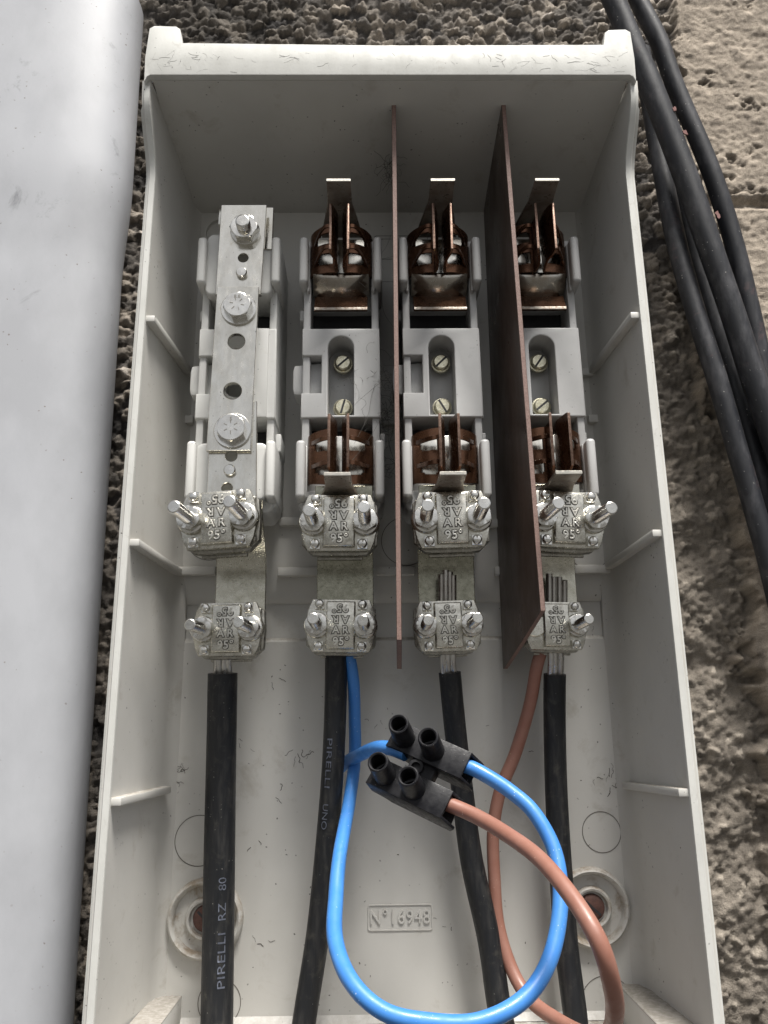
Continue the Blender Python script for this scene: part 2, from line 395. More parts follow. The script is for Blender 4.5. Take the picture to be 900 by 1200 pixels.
    base = base*(1-.55*left_dark*np.clip((Z[..., None]-.29)/.03, 0, 1))  # wall colour darker at the upper left
    sand = np.array([.37, .32, .265])*(.25+1.5*fbm(X/.009, Z/.007, 84, 6, .75)[..., None])
    sand = sand*(1-.6*np.clip(pit*9, 0, 1)[..., None])
    base = base*(1-mB[..., None])+sand*mB[..., None]
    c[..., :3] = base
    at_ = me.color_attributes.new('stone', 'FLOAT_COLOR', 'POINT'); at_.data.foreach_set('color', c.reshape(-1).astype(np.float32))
    m = bpy.data.materials.new('rough_wall_render'); m.use_nodes = True; nt = m.node_tree; b = nt.nodes['Principled BSDF']
    a = nt.nodes.new('ShaderNodeVertexColor'); a.layer_name = 'stone'
    tc = nt.nodes.new('ShaderNodeTexCoord'); v = tc.outputs['Object']
    n1 = noise(nt, v, 1400, 5, .7)
    mul = nt.nodes.new('ShaderNodeMix'); mul.data_type = 'RGBA'; mul.blend_type = 'MULTIPLY'; mul.inputs[0].default_value = 1
    nt.links.new(a.outputs[0], mul.inputs[6]); nt.links.new(ramp(nt, n1, .25, .75, (.62, .62, .62, 1), (1.35, 1.33, 1.3, 1)), mul.inputs[7])
    nt.links.new(mul.outputs[2], b.inputs['Base Color']); b.inputs['Roughness'].default_value = .92; b.inputs['Specular IOR Level'].default_value = .2
    bp = nt.nodes.new('ShaderNodeBump'); bp.inputs['Strength'].default_value = 1; bp.inputs['Distance'].default_value = .0013
    nt.links.new(noise(nt, v, 900, 6, .7), bp.inputs['Height']); nt.links.new(bp.outputs[0], b.inputs['Normal'])
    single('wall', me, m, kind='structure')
build_wall()

mb = MB(); mb.box(-60, 60, -60, 60, -1.62, -1.5); single('unseen_ground', mb.mesh('unseen_ground'), mat('dark_ground', (.055, .054, .052), .9, var=(.04, .04, .038), vscale=8), kind='structure')  # unseen dark sheet, added to block the sky light from below
mb = MB(); mb.box(-4, 4, .13, .40, -1.5, 1.6); single('wall_core', mb.mesh('wall_core'), mat('wall_core_render', (.2, .19, .17), .95, var=(.14, .13, .12), vscale=20, bump=.8, bscale=90, bdist=.004), kind='structure')
# ================================================================== ENCLOSURE
X0 = .003; FLY = .087; FLX = (-.1406, .1475); FL2 = .0965; PANEL = .0940
ZB, ZT = -.257, .2855
enc = thing('meter_box', 'open pale grey plastic cabinet shell screwed to the rough wall, holding all the electrical gear', 'enclosure', (0, .1, -.30))
E0 = Vector(enc.location)
def epart(name, me, m, label=None, kind=None, parent=None):
    me.transform(Matrix.Translation(-E0)); return part(name, me, m, parent or enc, label, kind=kind)
def yfront(z):      # the side walls swell forward near the top
    if z < .250: return 0
    t = min(1, (z-.250)/.045); return -.020*t*t*(3-2*t)*1.0
def xin(z):         # rim inner half width
    t = max(0, min(1, (z-.25)/.055)); return .150+.0015*t
zs = [-.36, -.30, -.257]+[(-.24+.02*k) for k in range(24)]+[.236, .244, .250, .256, .262, .268, .274, .280, .286, .292, .298, .3048]
for sgn, xf in ((-1, FLX[0]), (1, FLX[1])):
    mb = MB()
    secs = []
    for z in zs:
        yf = yfront(z); xi = X0+sgn*xin(z); o = sgn*.0046
        # fillet into the back
        a = xf
        F_ = FLY+.0050*max(0, min(1, (.0-z)/.03))
        q = [(xi, yf, z), (a+(xi-a)*.10, F_-.010, z), (a-sgn*.0010, F_-.0045, z), (a-sgn*.0026, F_-.0012, z), (a-sgn*.0048, F_+.0010, z), (a-sgn*.0062, F_+.0022, z),
             (a-sgn*.0062, .1005, z), (a+sgn*.006, .1005, z), (xi+sgn*.0035+0*o, yf+.012, z), (xi+sgn*.0052, yf+.0006, z)]
        secs.append(q)
    mb.loft(secs)
    epart('side_wall', mb.mesh('side_wall', 0, ang=30), MT['shell'])
    # weathered front edge, a bead with a shallow step outside it
    mb = MB(); secs = []
    for z in zs[:-1]+[.300]:
        yf = yfront(z); xi = X0+sgn*xin(z)
        q = [(xi-sgn*.0002, yf+.0010, z), (xi+sgn*.0002, yf-.0006, z), (xi+sgn*.0036, yf-.0006, z), (xi+sgn*.0040, yf+.0000, z), (xi+sgn*.0040, yf+.0022, z), (xi+sgn*.0066, yf+.0024, z), (xi+sgn*.0068, yf+.0034, z), (xi+sgn*.0066, yf+.018, z), (xi+sgn*.0045, yf+.018, z)]
        if z > .290: q = [(p[0] if k < 4 or k > 7 else xi+sgn*.0042, p[1], p[2]) for k, p in enumerate(q)]
        secs.append(q)
    mb.loft(secs)
    epart('rim', mb.mesh('rim', 0, ang=30), MT['rim'])
# back panel: profile (Y, z), stretched across
prof = [(FLY, .300), (FLY, .020)]
for k in range(1, 9):
    a = R_(90*k/8); prof.append((FLY+(FL2-FLY)*(1-math.cos(a)), .020-.030*math.sin(a)))
prof += [(FL2, -.0325), (PANEL+.001, -.0335), (PANEL, -.0350), (PANEL, ZB+.004), (PANEL-.003, ZB)]
mb = MB(); xs = [FLX[0]-.006, FLX[1]+.006]
secs = [[(x, y, z) for y, z in prof]+[(x, .102, ZB), (x, .102, .300)] for x in xs]
mb.loft(secs); epart('back_panel', mb.mesh('back_panel', 0, ang=25), MT['shell'])
# top wall with its broad pale lip and the two horns
mb = MB(); secs = []
for x in np.linspace(X0-.1500, X0+.1500, 9):
    e = 0
    secs.append([(x, -.0195, .3048), (x, .05, .2930), (x, .074, .2880), (x, FLY+.002, .2835), (x, .1005, .2835), (x, .1005, .300), (x, 0.0, .316), (x, -.018, .316)])
mb.loft(secs); epart('top_wall', mb.mesh('top_wall', 0, ang=30), MT['shell'])
o_ = [(-154.2, 300), (-152.6, 304), (-150.5, 305.2), (150.5, 305.2), (152.6, 304), (154.2, 300), (154.8, 318), (154, 338.5), (151, 340.5), (140, 340.0), (137.5, 338), (136, 328.5), (0, 327.8), (-132, 329.6), (-134, 340.5), (-136.5, 342.5), (-150.5, 343.0), (-153.4, 341), (-154.8, 318)]
o_ = [(p[0]+X0*1000, p[1]) for p in o_]
epart('top_lip', sheet(o_, [], -24, -17.5, .35), MT['rim'])
# bottom wall
mb = MB(); mb.loft([[(x, PANEL, ZB), (x, -.002, ZB-.012), (x, -.002, ZB-.017), (x, .1005, ZB-.005)] for x in (X0-.150, X0+.150)])
epart('bottom_wall', mb.mesh('bottom_wall', .0005), MT['shell'])
# slanted stiffening ribs on both side walls
for sgn, xf in ((-1, FLX[0]), (1, FLX[1])):
    ys = (372, 635, 940) if sgn < 0 else (368, 624, 929)
    xs_ = (172, 152, 128) if sgn < 0 else (745, 772, 805)
    ye = (440, 672, 925) if sgn < 0 else (437, 665, 920)
    xe = (215, 205, 198) if sgn < 0 else (701, 716, 731)
    for k in range(3):
        zf = at(xs_[k], ys[k], 0).z; zb = at(xe[k], ye[k], FLY).z; xi = X0+sgn*.1505; a = xf+sgn*.001
        mb = MB(); t = .0021; wd = sgn*.0058
        mb.loft([[(xi, .001, zf-t), (xi-wd, .001, zf-t), (xi-wd, .001, zf+t), (xi, .001, zf+t)],
                 [(a, FLY-.002, zb-t), (a-wd, FLY-.002, zb-t), (a-wd, FLY-.002, zb+t), (a, FLY-.002, zb+t)]])
        epart('rib', mb.mesh('rib', .0006), MT['shell'])
    zf = at(820, 1199, 0).z
# ledges across the back
for xa, xb, y in ((206, 252, 668), (325, 372, 669), (441, 486, 668), (580, 600, 668), (671, 716, 666), (206, 226, 490), (327, 352, 610), (690, 713, 489), (682, 702, 434), (205, 222, 614), (560, 600, 612), (448, 470, 492)):
    p, q = at(xa, y+5, FLY-.004), at(xb, y+5, FLY-.004)
    mb = MB(); mb.box(p.x, q.x, FLY-.0045, FLY+.001, p.z-.0005, p.z+.0052)
    epart('ledge', mb.mesh('ledge', .0007), MT['shell'])
# moulded knock-out rings: thin grimy grooves
def ringmesh(c, r0, r1, y0, y1, n=48):
    mb = MB(); mb.loft([[(c.x+r*math.cos(2*math.pi*k/n), y, c.z+r*math.sin(2*math.pi*k/n)) for r, y in ((r0, y0), (r1, y0), (r1, y1), (r0, y1))] for k in range(n)]+
                       [[(c.x+r, y, c.z) for r, y in ((r0, y0), (r1, y0), (r1, y1), (r0, y1))]], caps=False)
    return mb.mesh('ring', 0, weld=True)
for px, py, rpx, Y in ((233, 985, 28, PANEL), (705, 975, 22.5, PANEL), (257, 1175, 25, PANEL), (712, 1178, 31, PANEL), (246, 630, 27, FLY), (476, 634, 29, FLY), (690, 641, 26, FLY)):
    c = at(px, py, Y); r = (at(px+rpx, py, Y)-c).length
    epart('knockout_ring', ringmesh(c, r-.00022, r+.00022, Y-.0002, Y+.001), MT['line'])
# raised ring behind the neutral bar and moulded outline
c = at(262, 276, FLY); epart('moulded_ring', ringmesh(c, .0125, .0145, FLY-.003, FLY+.001), MT['shell'])
# mounting bosses with rusty screws
for px, py, sx in ((241, 1076, .2), (693, 1063, -1)):
    c = at(px, py, PANEL); KB = .88
    mb = MB(); mb.lathe([(r_*KB, y_) for r_, y_ in [(.0262, PANEL+.001), (.0258, PANEL-.0030), (.0250, PANEL-.0052), (.0236, PANEL-.0060), (.0222, PANEL-.0052), (.0214, PANEL-.0028), (.0208, PANEL-.0004), (.0150, PANEL-.0002), (.0140, PANEL-.0004), (.0132, PANEL-.0034), (.0122, PANEL-.0040), (.0108, PANEL-.0036), (.0100, PANEL-.0002), (.0001, PANEL-.0001)]], 56, (c.x, 0, c.z))
    boss = epart('mounting_boss', mb.mesh('mounting_boss', 0, ang=50), MT['boss'])
    mb = MB()
    mb.lathe([(.0001, -.0030), (.0055, -.0030), (.0072, -.0022), (.0078, -.0006), (.0078, .001)], 28)
    sc = mb.mesh('screw', 0); sc.transform(Matrix.Translation(Vector((c.x+.0002, PANEL, c.z))-E0))
    part('screw', sc, MT['rust'], boss)
    mb = MB(); mb.box(-.0062, .0062, -.00315, -.002, -.0007, .0007); s2 = mb.mesh('screw_slot'); s2.transform(Matrix.Translation(Vector((c.x+.0002, PANEL, c.z))-E0) @ Matrix.Rotation(R_(42), 4, 'Y'))
    part('screw_slot', s2, MT['dark'], boss)
# corner brackets with dust on top
for pa, pb, f0, f1 in (((179, 1168), (213, 1168), 0, 0), ((724, 1154), (764, 1154), 0, 0)):
    a, b = at(*pa, PANEL), at(*pb, PANEL)
    mb = MB(); mb.box(a.x, b.x, .012, PANEL+.001, ZB-.004, a.z)
    epart('corner_bracket', mb.mesh('corner_bracket', .0008), MT['shell'])
    n = 26; mb = MB(); gs = []
    for i in range(n):
        gs.append([(a.x+(b.x-a.x)*j/12.0, .014+(PANEL-.014)*i/(n-1), a.z+.0002+.0007*random.random()*(0 if j in (0, 12) else 1)*(.3+.7*i/n)) for j in range(13)])
    mb.loft(gs, closed=False); epart('dust_layer', mb.mesh('dust_layer', 0, ang=80), MT['dustpile'])
# embossed serial number
c = at(469, 1075, PANEL); d = (at(507, 1075, PANEL)-c).length*1000; hh = 7.4
fr = sheet(rrect(-d, d, -hh, hh, 1.6), [rrect(-d+.75, d-.75, -hh+.75, hh-.75, 1.1)], -.6, .3, .15)
fr.transform(Matrix.Translation(Vector((c.x, PANEL, c.z))-E0)); npl = part('number_frame', fr, MT['shell'], enc)
tm = textmesh('N°16948', .0112, .0007, .00008, space=1.1)
xs_t = [v.co.x for v in tm.vertices]; tm.transform(Matrix.Translation((-(min(xs_t)+max(xs_t))/2, 0, 0))); tm.transform(Matrix.Scale(d*1.84/1000/(max(xs_t)-min(xs_t)), 4, (1, 0, 0)))
tm.transform(Matrix.Translation(Vector((c.x, PANEL-.0002, c.z))-E0)); part('embossed_number', tm, MT['shell'], enc, 'raised serial number N°16948')
# thin moulded rectangle outlines near the top of the back
for px, py, wd, h in ((455, 305, 20, 18), (470, 290, 20, 10)):
    c = at(px, py, FLY)
    fr = sheet(rrect(-wd, wd, -h, h, 2), [rrect(-wd+.35, wd-.35, -h+.35, h-.35, 1.8)], -.15, .3)
    fr.transform(Matrix.Translation(Vector((c.x, FLY, c.z))-E0)); part('moulded_outline', fr, MT['line'], enc)

# ================================================================== FUSE BASES
ZC = 142.0      # centre height of a base, mm
GB = 'grey fuse bases side by side in the cabinet'
def body_mesh():
    P = []
    def bx(x0, x1, y0, y1, z0, z1, bv=.0008, seg=3):
        mb = MB(.001); mb.box(x0, x1, y0, y1, z0, z1); P.append((mb.mesh('b', bv, seg), None))
    # plinth and side rails (z relative to ZC)
    for s in (-1, 1):
        mb = MB(.001); mb.prism([(s*19.8, 36), (s*24.6, 36), (s*25.8, 86), (s*19.8, 86)], -92, 84, 'z'); P.append((mb.mesh('b', .001), None))
    bx(-20, 20, 61, 86, -46, 20, .0005); bx(-20, 20, 82, 86, -96, 84, .0005)
    # central deck, oval slot, notch in the left edge
    deck = [(-25.0, 18.2), (-25.0, -1.0), (-12.4, -1.0), (-12.4, -27), (-25.2, -27), (-25.4, -43.8), (25.4, -43.8), (25.0, 18.2)]
    slot = [(-8.3, -42), (8.3, -42), (8.3, 4.5)]+[(8.3*math.cos(R_(a)), 4.5+8.3*math.sin(R_(a))) for a in range(15, 180, 15)]+[(-8.3, 4.5)]
    P.append((sheet(deck, [slot], 34.2, 62, .9, seg=3), None))
    mb = MB(.001); mb.prism([(-30.6, -4), (-11.5, -2), (-11.5, -26), (-30.6, -24), (-31.4, -20), (-31.4, -8)], 43, 60, 'y'); P.append((mb.mesh('b', .0008), None))
    bx(-9, 9, 56, 62, -44, 14)
    # end caps and the raised ears
    for s in (1, -1):
        z0, z1 = (40, 86.5) if s > 0 else (-100, -62)
        zz0, zz1 = (z0, z1)
        P.append((sheet(rrect(-23.6, 23.6, zz0, zz1, 5.5), [], 52, 82, 1.2, seg=3), None))
        for t in (-1, 1):
            bx(*sorted((t*21.2, t*27.0)), 24, 62, 46 if s > 0 else -99, 80 if s > 0 else -62, .0023, 4)
            bx(*sorted((t*20.4, t*22.4)), 32, 60, 44 if s > 0 else -97, 79 if s > 0 else -63, .001, 2)
    P.append((sheet(rrect(-26.6, 26.6, 60, 85.5, 6), [], 42, 70, 1.8, seg=3), None))
    P.append((sheet(rrect(-26.6, 26.6, -103, -84, 5), [], 38, 70, 1.8, seg=3), None))
    P.append((sheet(rrect(-25.2, 25.2, -105, -91, 5), [], 36, 70, 1.6, seg=3), None))
    # side clips
    bx(-28, -24, 46, 70, 30, 38); bx(24, 28, 46, 70, -62, -50)
    return joinm('body', P)
BODY = body_mesh()
def bend_profile(prof, th, z0, z1, cut=None):
    """sheet metal strip: profile in (x,Y) with thickness, extruded in z (mm). cut: list of z top per profile point"""
    n = len(prof); L = []; Rr = []
    for i, (x, y) in enumerate(prof):
        a = prof[max(i-1, 0)]; b = prof[min(i+1, n-1)]; dx, dy = b[0]-a[0], b[1]-a[1]; l = math.hypot(dx, dy)
        nx, ny = -dy/l*th/2, dx/l*th/2
        L.append((x+nx, y+ny)); Rr.append((x-nx, y-ny))
    secs = []
    for i in range(n):
        t, b = (z1, z0) if cut is None else cut[i]
        secs.append([(L[i][0], L[i][1], b), (Rr[i][0], Rr[i][1], b), (Rr[i][0], Rr[i][1], t), (L[i][0], L[i][1], t)])
    return secs
def contact_parts():
    out = {}
    # carrier plate
    mb = MB(.001); mb.box(-17, 17, 38.5, 41.2, -17, 15); out['carrier'] = mb.mesh('contact', .0003)
    mb = MB(.001); mb.box(-19.4, 19.4, 58, 81.5, -53.2, -14); out['cavity'] = mb.mesh('cavity_shade', .0002, 1)  # near-black block added for the deep shade inside the base opening
    # blades
    for s in (-1, 1):
        mb = MB(.001)
        pf = [(s*5.2, 0), (s*4.9, 3), (s*3.6, 8), (s*2.3, 13), (s*2.0, 19), (s*2.4, 25), (s*4.5, 27.5)]
        cut = [(15.5, -16.5), (16.8, -17.5), (17.5, -17.5), (17.5, -17.5), (17.5, -17.5), (17.5, -17.5), (17, -17)]
        cut = [(c[0], c[1]) for c in cut]
        secs = bend_profile(pf, 1.5, 0, 0, cut); mb.loft(secs); me = mb.mesh('blade', .00015, 1)
        me.materials.append(MT['brown']); me.materials.append(MT['brown_edge'])
        for p in me.polygons:
            if p.center.y < .00055 and abs(p.normal.y) > .5: p.material_index = 1
        out['blade%d' % s] = me
        # wing: sprung sheet bowing outward and curling back at its outer side, two windows punched through it
        pth = spline([(2.2, 25.4, 0), (6, 25.6, 0), (10.5, 27.0, 0), (15, 29.8, 0), (18.4, 34, 0), (19.5, 39, 0), (19.6, 46, 0)], 1.15)
        nz = 30; bm = bmesh.new(); G = []
        for q in pth:
            t = min(1, q.x/19.5); zt, zb = 18.4-3.2*t*t, -17.4+2.0*t*t
            G.append([bm.verts.new((s*q.x*.001, (q.y-.8*math.cos((k/nz-.5)*math.pi)*t)*.001, (zb+(zt-zb)*k/nz)*.001)) for k in range(nz+1)])
        for a in range(len(G)-1):
            xm = (pth[a].x+pth[a+1].x)/2; ym = pth[a].y
            for k in range(nz):
                zm = -17.4+35.8*(k+.5)/nz; win = False
                for zc_, hh_ in ((7.4, 4.1), (-7.6, 4.1)):
                    if 4.2 < xm < 15.2 and ym < 34 and abs(zm-zc_-.8*(1-((xm-9.5)/6)**2)) < hh_*(1-.35*((xm-9.5)/6)**4): win = True
                if not win: bm.faces.new((G[a][k], G[a+1][k], G[a+1][k+1], G[a][k+1]))
        bmesh.ops.recalc_face_normals(bm, faces=bm.faces)
        bmesh.ops.solidify(bm, geom=bm.faces[:], thickness=.0012)
        me = bpy.data.meshes.new('wing'); bm.to_mesh(me); bm.free(); smooth(me, 50); out['wing%d' % s] = me
        # pressure springs: flat hoops from blade to wing
        for k, zz in enumerate((7.5, -7.5)):
            P = []
            for a in range(0, 181, 12):
                t = a/180.0; x = 3.8+12.6*t; y = 14+17.5*t-7.2*math.sin(math.pi*t)
                P.append(Vector((s*x, y, zz+3.2*math.sin(math.pi*t*.5)-5.5*t*t))*.001)
            mb = MB(); secs = []
            for i, p in enumerate(P):
                tt = (P[min(i+1, len(P)-1)]-P[max(i-1, 0)]).normalized(); nn = Vector((0, 0, 1)).cross(tt).normalized()
                secs.append([p+nn*.0005+Vector((0, 0, .0013)), p-nn*.0005+Vector((0, 0, .0013)), p-nn*.0005-Vector((0, 0, .0013)), p+nn*.0005-Vector((0, 0, .0013))])
            mb.loft(secs); out['spring%d_%d' % (s, k)] = mb.mesh('spring', .0001, 1)
    # pull tab
    me = sheet([(-13, -48), (13, -48), (11.5, -36), (7.4, -10), (7, 12), (-7, 12), (-7.4, -10), (-11.5, -36)], [], -1.1, 1.1, .35, seg=1)
    me.transform(Matrix.Translation((0, 0, .0235)) @ Matrix.Rotation(-math.pi/2, 4, 'X') @ Matrix.Scale(-1, 4, (0, 0, 1)) )
    bm = bmesh.new(); bm.from_mesh(me); bmesh.ops.recalc_face_normals(bm, faces=bm.faces); bm.to_mesh(me); bm.free()
    # put depth along y
    ys = [v.co.y for v in me.vertices]
    me.materials.append(MT['tab']); me.materials.append(MT['brightcut'])
    for p in me.polygons:
        if p.center.y < min(ys)+.0008 and abs(p.normal.y) > .4: p.material_index = 1
    out['tab'] = me
    # saddle: bright curved spring plate under the jaws
    mb = MB(.001); secs = []
    for i in range(17):
        u = -1+2*i/16.0; x = 17.2*u; q = []
        for k in range(9):
            t = k/8.0; bul = math.sin(math.pi*min(1, t*1.05))
            q.append((x, 27.5+9.5*t+3.2*u*u-3.4*bul*(1-.5*u*u), -15.5-1.2*(1-u*u)-(12.5-2.2*u*u)*t))
        q += [(p[0], p[1]+1.2, p[2]+.8) for p in reversed(q)]
        secs.append(q)
    mb.loft(secs); out['saddle'] = mb.mesh('saddle', 0, ang=60)
    # heavy brown strap ending in a bright cut edge
    mb = MB(.001)
    L = [(44, -27.0), (39, -27.2), (37.0, -28.2), (31.8, -38.0), (30.8, -39.2), (30.6, -41.2), (32.4, -41.5), (34.2, -39.4), (39, -31), (44, -30)]
    mb.prism(L, -16.2, 16.2, 'x'); me = mb.mesh('strap', .0002, 1); me.materials.append(MT['brown']); me.materials.append(MT['strapedge'])
    for p in me.polygons:
        if p.center.z < -.0390 and p.center.y < .0314 and abs(p.normal.x) < .5: p.material_index = 1
    out['strap'] = me
    return out
CP = contact_parts()
def setm(me, m):
    if len(me.materials) == 0: me.materials.append(m)
    return me
def add_contact(parent, z, flip):
    rot = (0, math.pi, 0) if flip else (0, 0, 0)
    c = part('contact', setm(CP['carrier'], MT['steel']), None, parent, loc=(0, 0, z), rot=rot, label='lower spring contact, tab at its bottom' if flip else 'upper spring contact, long tab standing up')
    c.scale = (1.07, 1, 1.02)
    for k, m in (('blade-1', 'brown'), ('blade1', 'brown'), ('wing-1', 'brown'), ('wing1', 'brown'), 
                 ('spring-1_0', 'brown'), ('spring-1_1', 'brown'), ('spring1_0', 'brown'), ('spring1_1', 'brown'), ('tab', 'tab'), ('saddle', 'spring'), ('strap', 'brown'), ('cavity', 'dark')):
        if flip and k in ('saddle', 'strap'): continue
        nm = {'tab': 'pull_tab', 'saddle': 'curved_plate', 'strap': 'strap', 'cavity': 'cavity_shade', 'ch': 'cheek', 'bl': 'blade', 'wi': 'wing', 'sp': 'spring'}
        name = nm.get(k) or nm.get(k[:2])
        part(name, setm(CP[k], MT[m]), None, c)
    return c
def screw_mesh():
    mb = MB(.001)
    mb.lathe([(6.4, 5.2), (6.4, 3.6), (5.9, 3.0), (5.6, 2.6), (5.3, .9), (4.6, .1), (1.2, -.15)], 30)
    mb.box(-5.6, 5.6, -.2, .2, -.05, .05)
    return mb.mesh('screw', 0)
def slotted():
    mb = MB(.001); mb.lathe([(.01, 0), (4.4, .1), (5.2, .7), (5.4, 3.0), (6.3, 3.2), (6.5, 4.8), (.01, 4.8)], 30); a = mb.mesh('head', 0)
    mb = MB(.001); mb.box(-4.9, 4.9, -.06, .8, -.65, .65); b = mb.mesh('slot', 0)
    a.materials.append(MT['screw']); b.materials.append(MT['dark']); return a, b
SH, SS = slotted()
def tail_mesh(wd, x=0, zt=48, dz=0):
    mb = MB(.001)
    pf = [(28, 52), (28, 38), (34, 30), (48, 18), (52, 13), (53.5, 7), (54, 0), (54, -20), (54, -44)]
    pf = [(p[0]+2, p[1]) for p in pf]
    a = [(y, z) for y, z in pf]; secs = []
    L = a+[(y+3, z+(.8 if 0 < i < 8 else 0)) for i, (y, z) in reversed(list(enumerate(a)))]
    mb.prism(L, x-wd/2, x+wd/2, 'x')
    return mb.mesh('terminal_plate', .0003, 1, ang=25)
def fuse_base(loc, label, tx, tw, rots=(40, -50)):
    t = thing('fuse_base', label, 'fuse base', loc, GB)
    part('body', setm(BODY, MT['body']), None, t)
    add_contact(t, (213.5-ZC)/1000, False); add_contact(t, (70-ZC)/1000, True)
    for (px, py), r in zip(((402, 424), (402, 476)), rots):
        p = at(px, py, .047); h = part('slotted_screw', SH, None, t, loc=(.0008, .047, p.z-ZC/1000))
        part('screw_slot', SS, None, h, rot=(0, R_(r), 0))
    me = tail_mesh(tw, tx); me.transform(Matrix.Translation((0, 0, -ZC/1000))); part('terminal_plate', me, MT['platedark' if 'nearest the right' not in label else 'plate'], t, 'dark greenish steel plate' if 'nearest the right' not in label else None)
    return t
LBL = ['grey fuse base with brown contacts left of the edge-on barrier, beside the link bar',
       'grey fuse base with brown spring contacts standing between the two brown barriers',
       'grey fuse base with brown contacts right of the wide barrier, nearest the right wall']
FX = [-.0303, .0345, .0995]
b1 = fuse_base((FX[0], 0, ZC/1000), LBL[0], 2.2, 35, (-42, -75))
b2 = fuse_base((FX[1], 0, ZC/1000), LBL[1], .5, 35, (-45, 60))
b3 = fuse_base((FX[2], 0, ZC/1000), LBL[2], -1, 35, (-55, -40))

# ------------------------------------------------------------------ neutral link column
nb = thing('neutral_link_base', 'pale grey base in the leftmost column carrying a flat perforated steel link bar', 'link base', (-.0968, 0, ZC/1000))
NX, NZ = -.0968, ZC/1000
part('body', BODY.copy(), MT['body_light'], nb)
for z0, z1 in ((40, 85), (-99, -62)):
    part('end_cap', sheet(rrect(-21.8, 21.8, z0, z1, 4.5), [], 29, 60, 1.4, seg=3), MT['body_light'], nb)
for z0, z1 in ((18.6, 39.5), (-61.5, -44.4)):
    mb = MB(.001); mb.box(-19.4, 19.4, 58, 81.5, z0, z1); part('cavity_shade', mb.mesh('cavity_shade', .0002, 1), MT['dark'], nb)  # same added dark block, painting the shade beside the link bar
part('deck_cover', sheet([(-12, -43.5), (20, -43.5), (20, 18), (-12, 18)], [rrect(-7, 7, -30, 4, 6.8)], 32.8, 38, .6), MT['body_light'], nb)
def quadbar(c, wpx, Y0, Y1, holes=(), bevel=.25):
    """bar seen between image points c[0] (top centre) and c[1]; width px at each end; holes (px,py,r_mm)"""
    a, b = at(*c[0], Y0), at(*c[1], Y0)
    wa = (at(c[0][0]+wpx[0]/2, c[0][1], Y0)-a).length*1000; wb = (at(c[1][0]+wpx[1]/2, c[1][1], Y0)-b).length*1000
    f = lambda p: ((p.x-NX)*1000, (p.z-NZ)*1000)
    (ax, az), (bx, bz) = f(a), f(b)
    outer = [(bx-wb, bz), (bx+wb, bz), (ax+wa, az), (ax-wa, az)]
    hs = []
    for hx, hy, r in holes:
        p = at(hx, hy, Y0); q = f(p); hs.append(circ(q[0], q[1], r))
    return sheet(outer, hs, Y0*1000, Y1*1000, bevel, seg=1)
part('upper_bar', quadbar(((286, 240), (279, 345)), (53, 53), .0195, .0228, [(285, 302, 3.3)]), MT['steel'], nb)
part('link_bar', quadbar(((279, 336), (267.5, 528)), (49, 52), .0160, .0193, [(277, 400, 5.4), (272.5, 458, 5.6)]), MT['steel'], nb, 'long flat link bar with two open holes')
part('lower_bar', quadbar(((274, 470), (270, 640)), (54, 60), .0195, .0228, [(271, 534, 3.6), (266, 572, 3.3)]), MT['steel'], nb)
part('bracket', quadbar(((311, 243), (309, 292)), (19, 19), .028, .034), MT['steel'], nb)
mb = MB(.001); mb.box(-14, 14, 23, 60, 88, 100); part('bracket_foot', mb.mesh('bracket_foot', .0005), MT['steel'], nb)
me = tail_mesh(31, 0)
me.transform(Matrix.Translation((at(281, 665, .05).x-NX, .0, -ZC/1000))); part('terminal_plate', me, MT['plate'], nb)
def hexhead(r, h, rot, crown=True):
    mb = MB(.001)
    n = 36
    def ring(rr, y, k=1):
        q = []
        for i in range(n):
            a = 360*i/n; m = ((a-rot) % 60)-30; hr = r*math.cos(R_(30))/math.cos(R_(m)); q.append((min(hr, rr)*math.cos(R_(a)), y, min(hr, rr)*math.sin(R_(a))))
        return q
    secs = [ring(r*1.1, 0), ring(r*1.1, -h+.9), ring(r*.92, -h+.15), ring(r*.86, -h), ring(r*.5, -h-.02), ring(.01, -h-.02)]
    mb.loft(secs); return mb.mesh('hex', 0, ang=12)
def washer_mesh(r, h):
    mb = MB(.001); mb.lathe([(.01, 0), (r, 0), (r, -h+.3), (r-.4, -h), (.01, -h)], 36); return mb.mesh('washer', 0)
def thread(r, L, pitch=1.0, lead=.8):
    prof = [(.01, 0), (r, 0)]; y = 0
    while y < L-lead:
        prof += [(r, -y), (r*.93, -y-pitch*.5)]; y += pitch
    prof += [(r*.95, -L+lead*.4), (r*.8, -L), (.01, -L)]
    mb = MB(.001); mb.lathe(prof, 22); return mb.mesh('stud', 0, ang=20)
MT['stampdark'] = mat('stamped_mark', (.16, .15, .13), .6, .5, bump=.3)
# two hexagon bolts with washers
for (px, py), rot, tilt in (((278, 357), 12, (0, 0, 0)), ((270.5, 501), 28, (0, 0, 0))):
    p = at(px, py, .010); q = p-Vector((NX, 0, NZ)); q.y = .0160
    b = part('hex_bolt', hexhead(9.2, 7.2, rot), MT['stud'], nb, loc=q)
    part('washer', washer_mesh(11.2, 1.6), MT['stud'], b)
    # grade marks stamped on the head
    P = []
    for k in range(6):
        m_ = MB(.001); a = R_(60*k+rot); m_.box(2.4, 4.6, -.12, .1, -.22, .22); P.append((m_.mesh('m'), Matrix.Rotation(a, 4, 'Y')))
    P.append((textmesh('8.8' if py < 400 else 'S', .0034, .0001), Matrix.Translation((0, 0, .005))))
    g = joinm('grade_marks', P); part('grade_marks', g, MT['stampdark'], b, loc=(0, -.00725, 0))
p = at(285, 262, .010); q = p-Vector((NX, 0, NZ)); q.y = .0195
n_ = part('hex_nut', hexhead(9.4, 7.5, 0, False), MT['stud'], nb, loc=q)
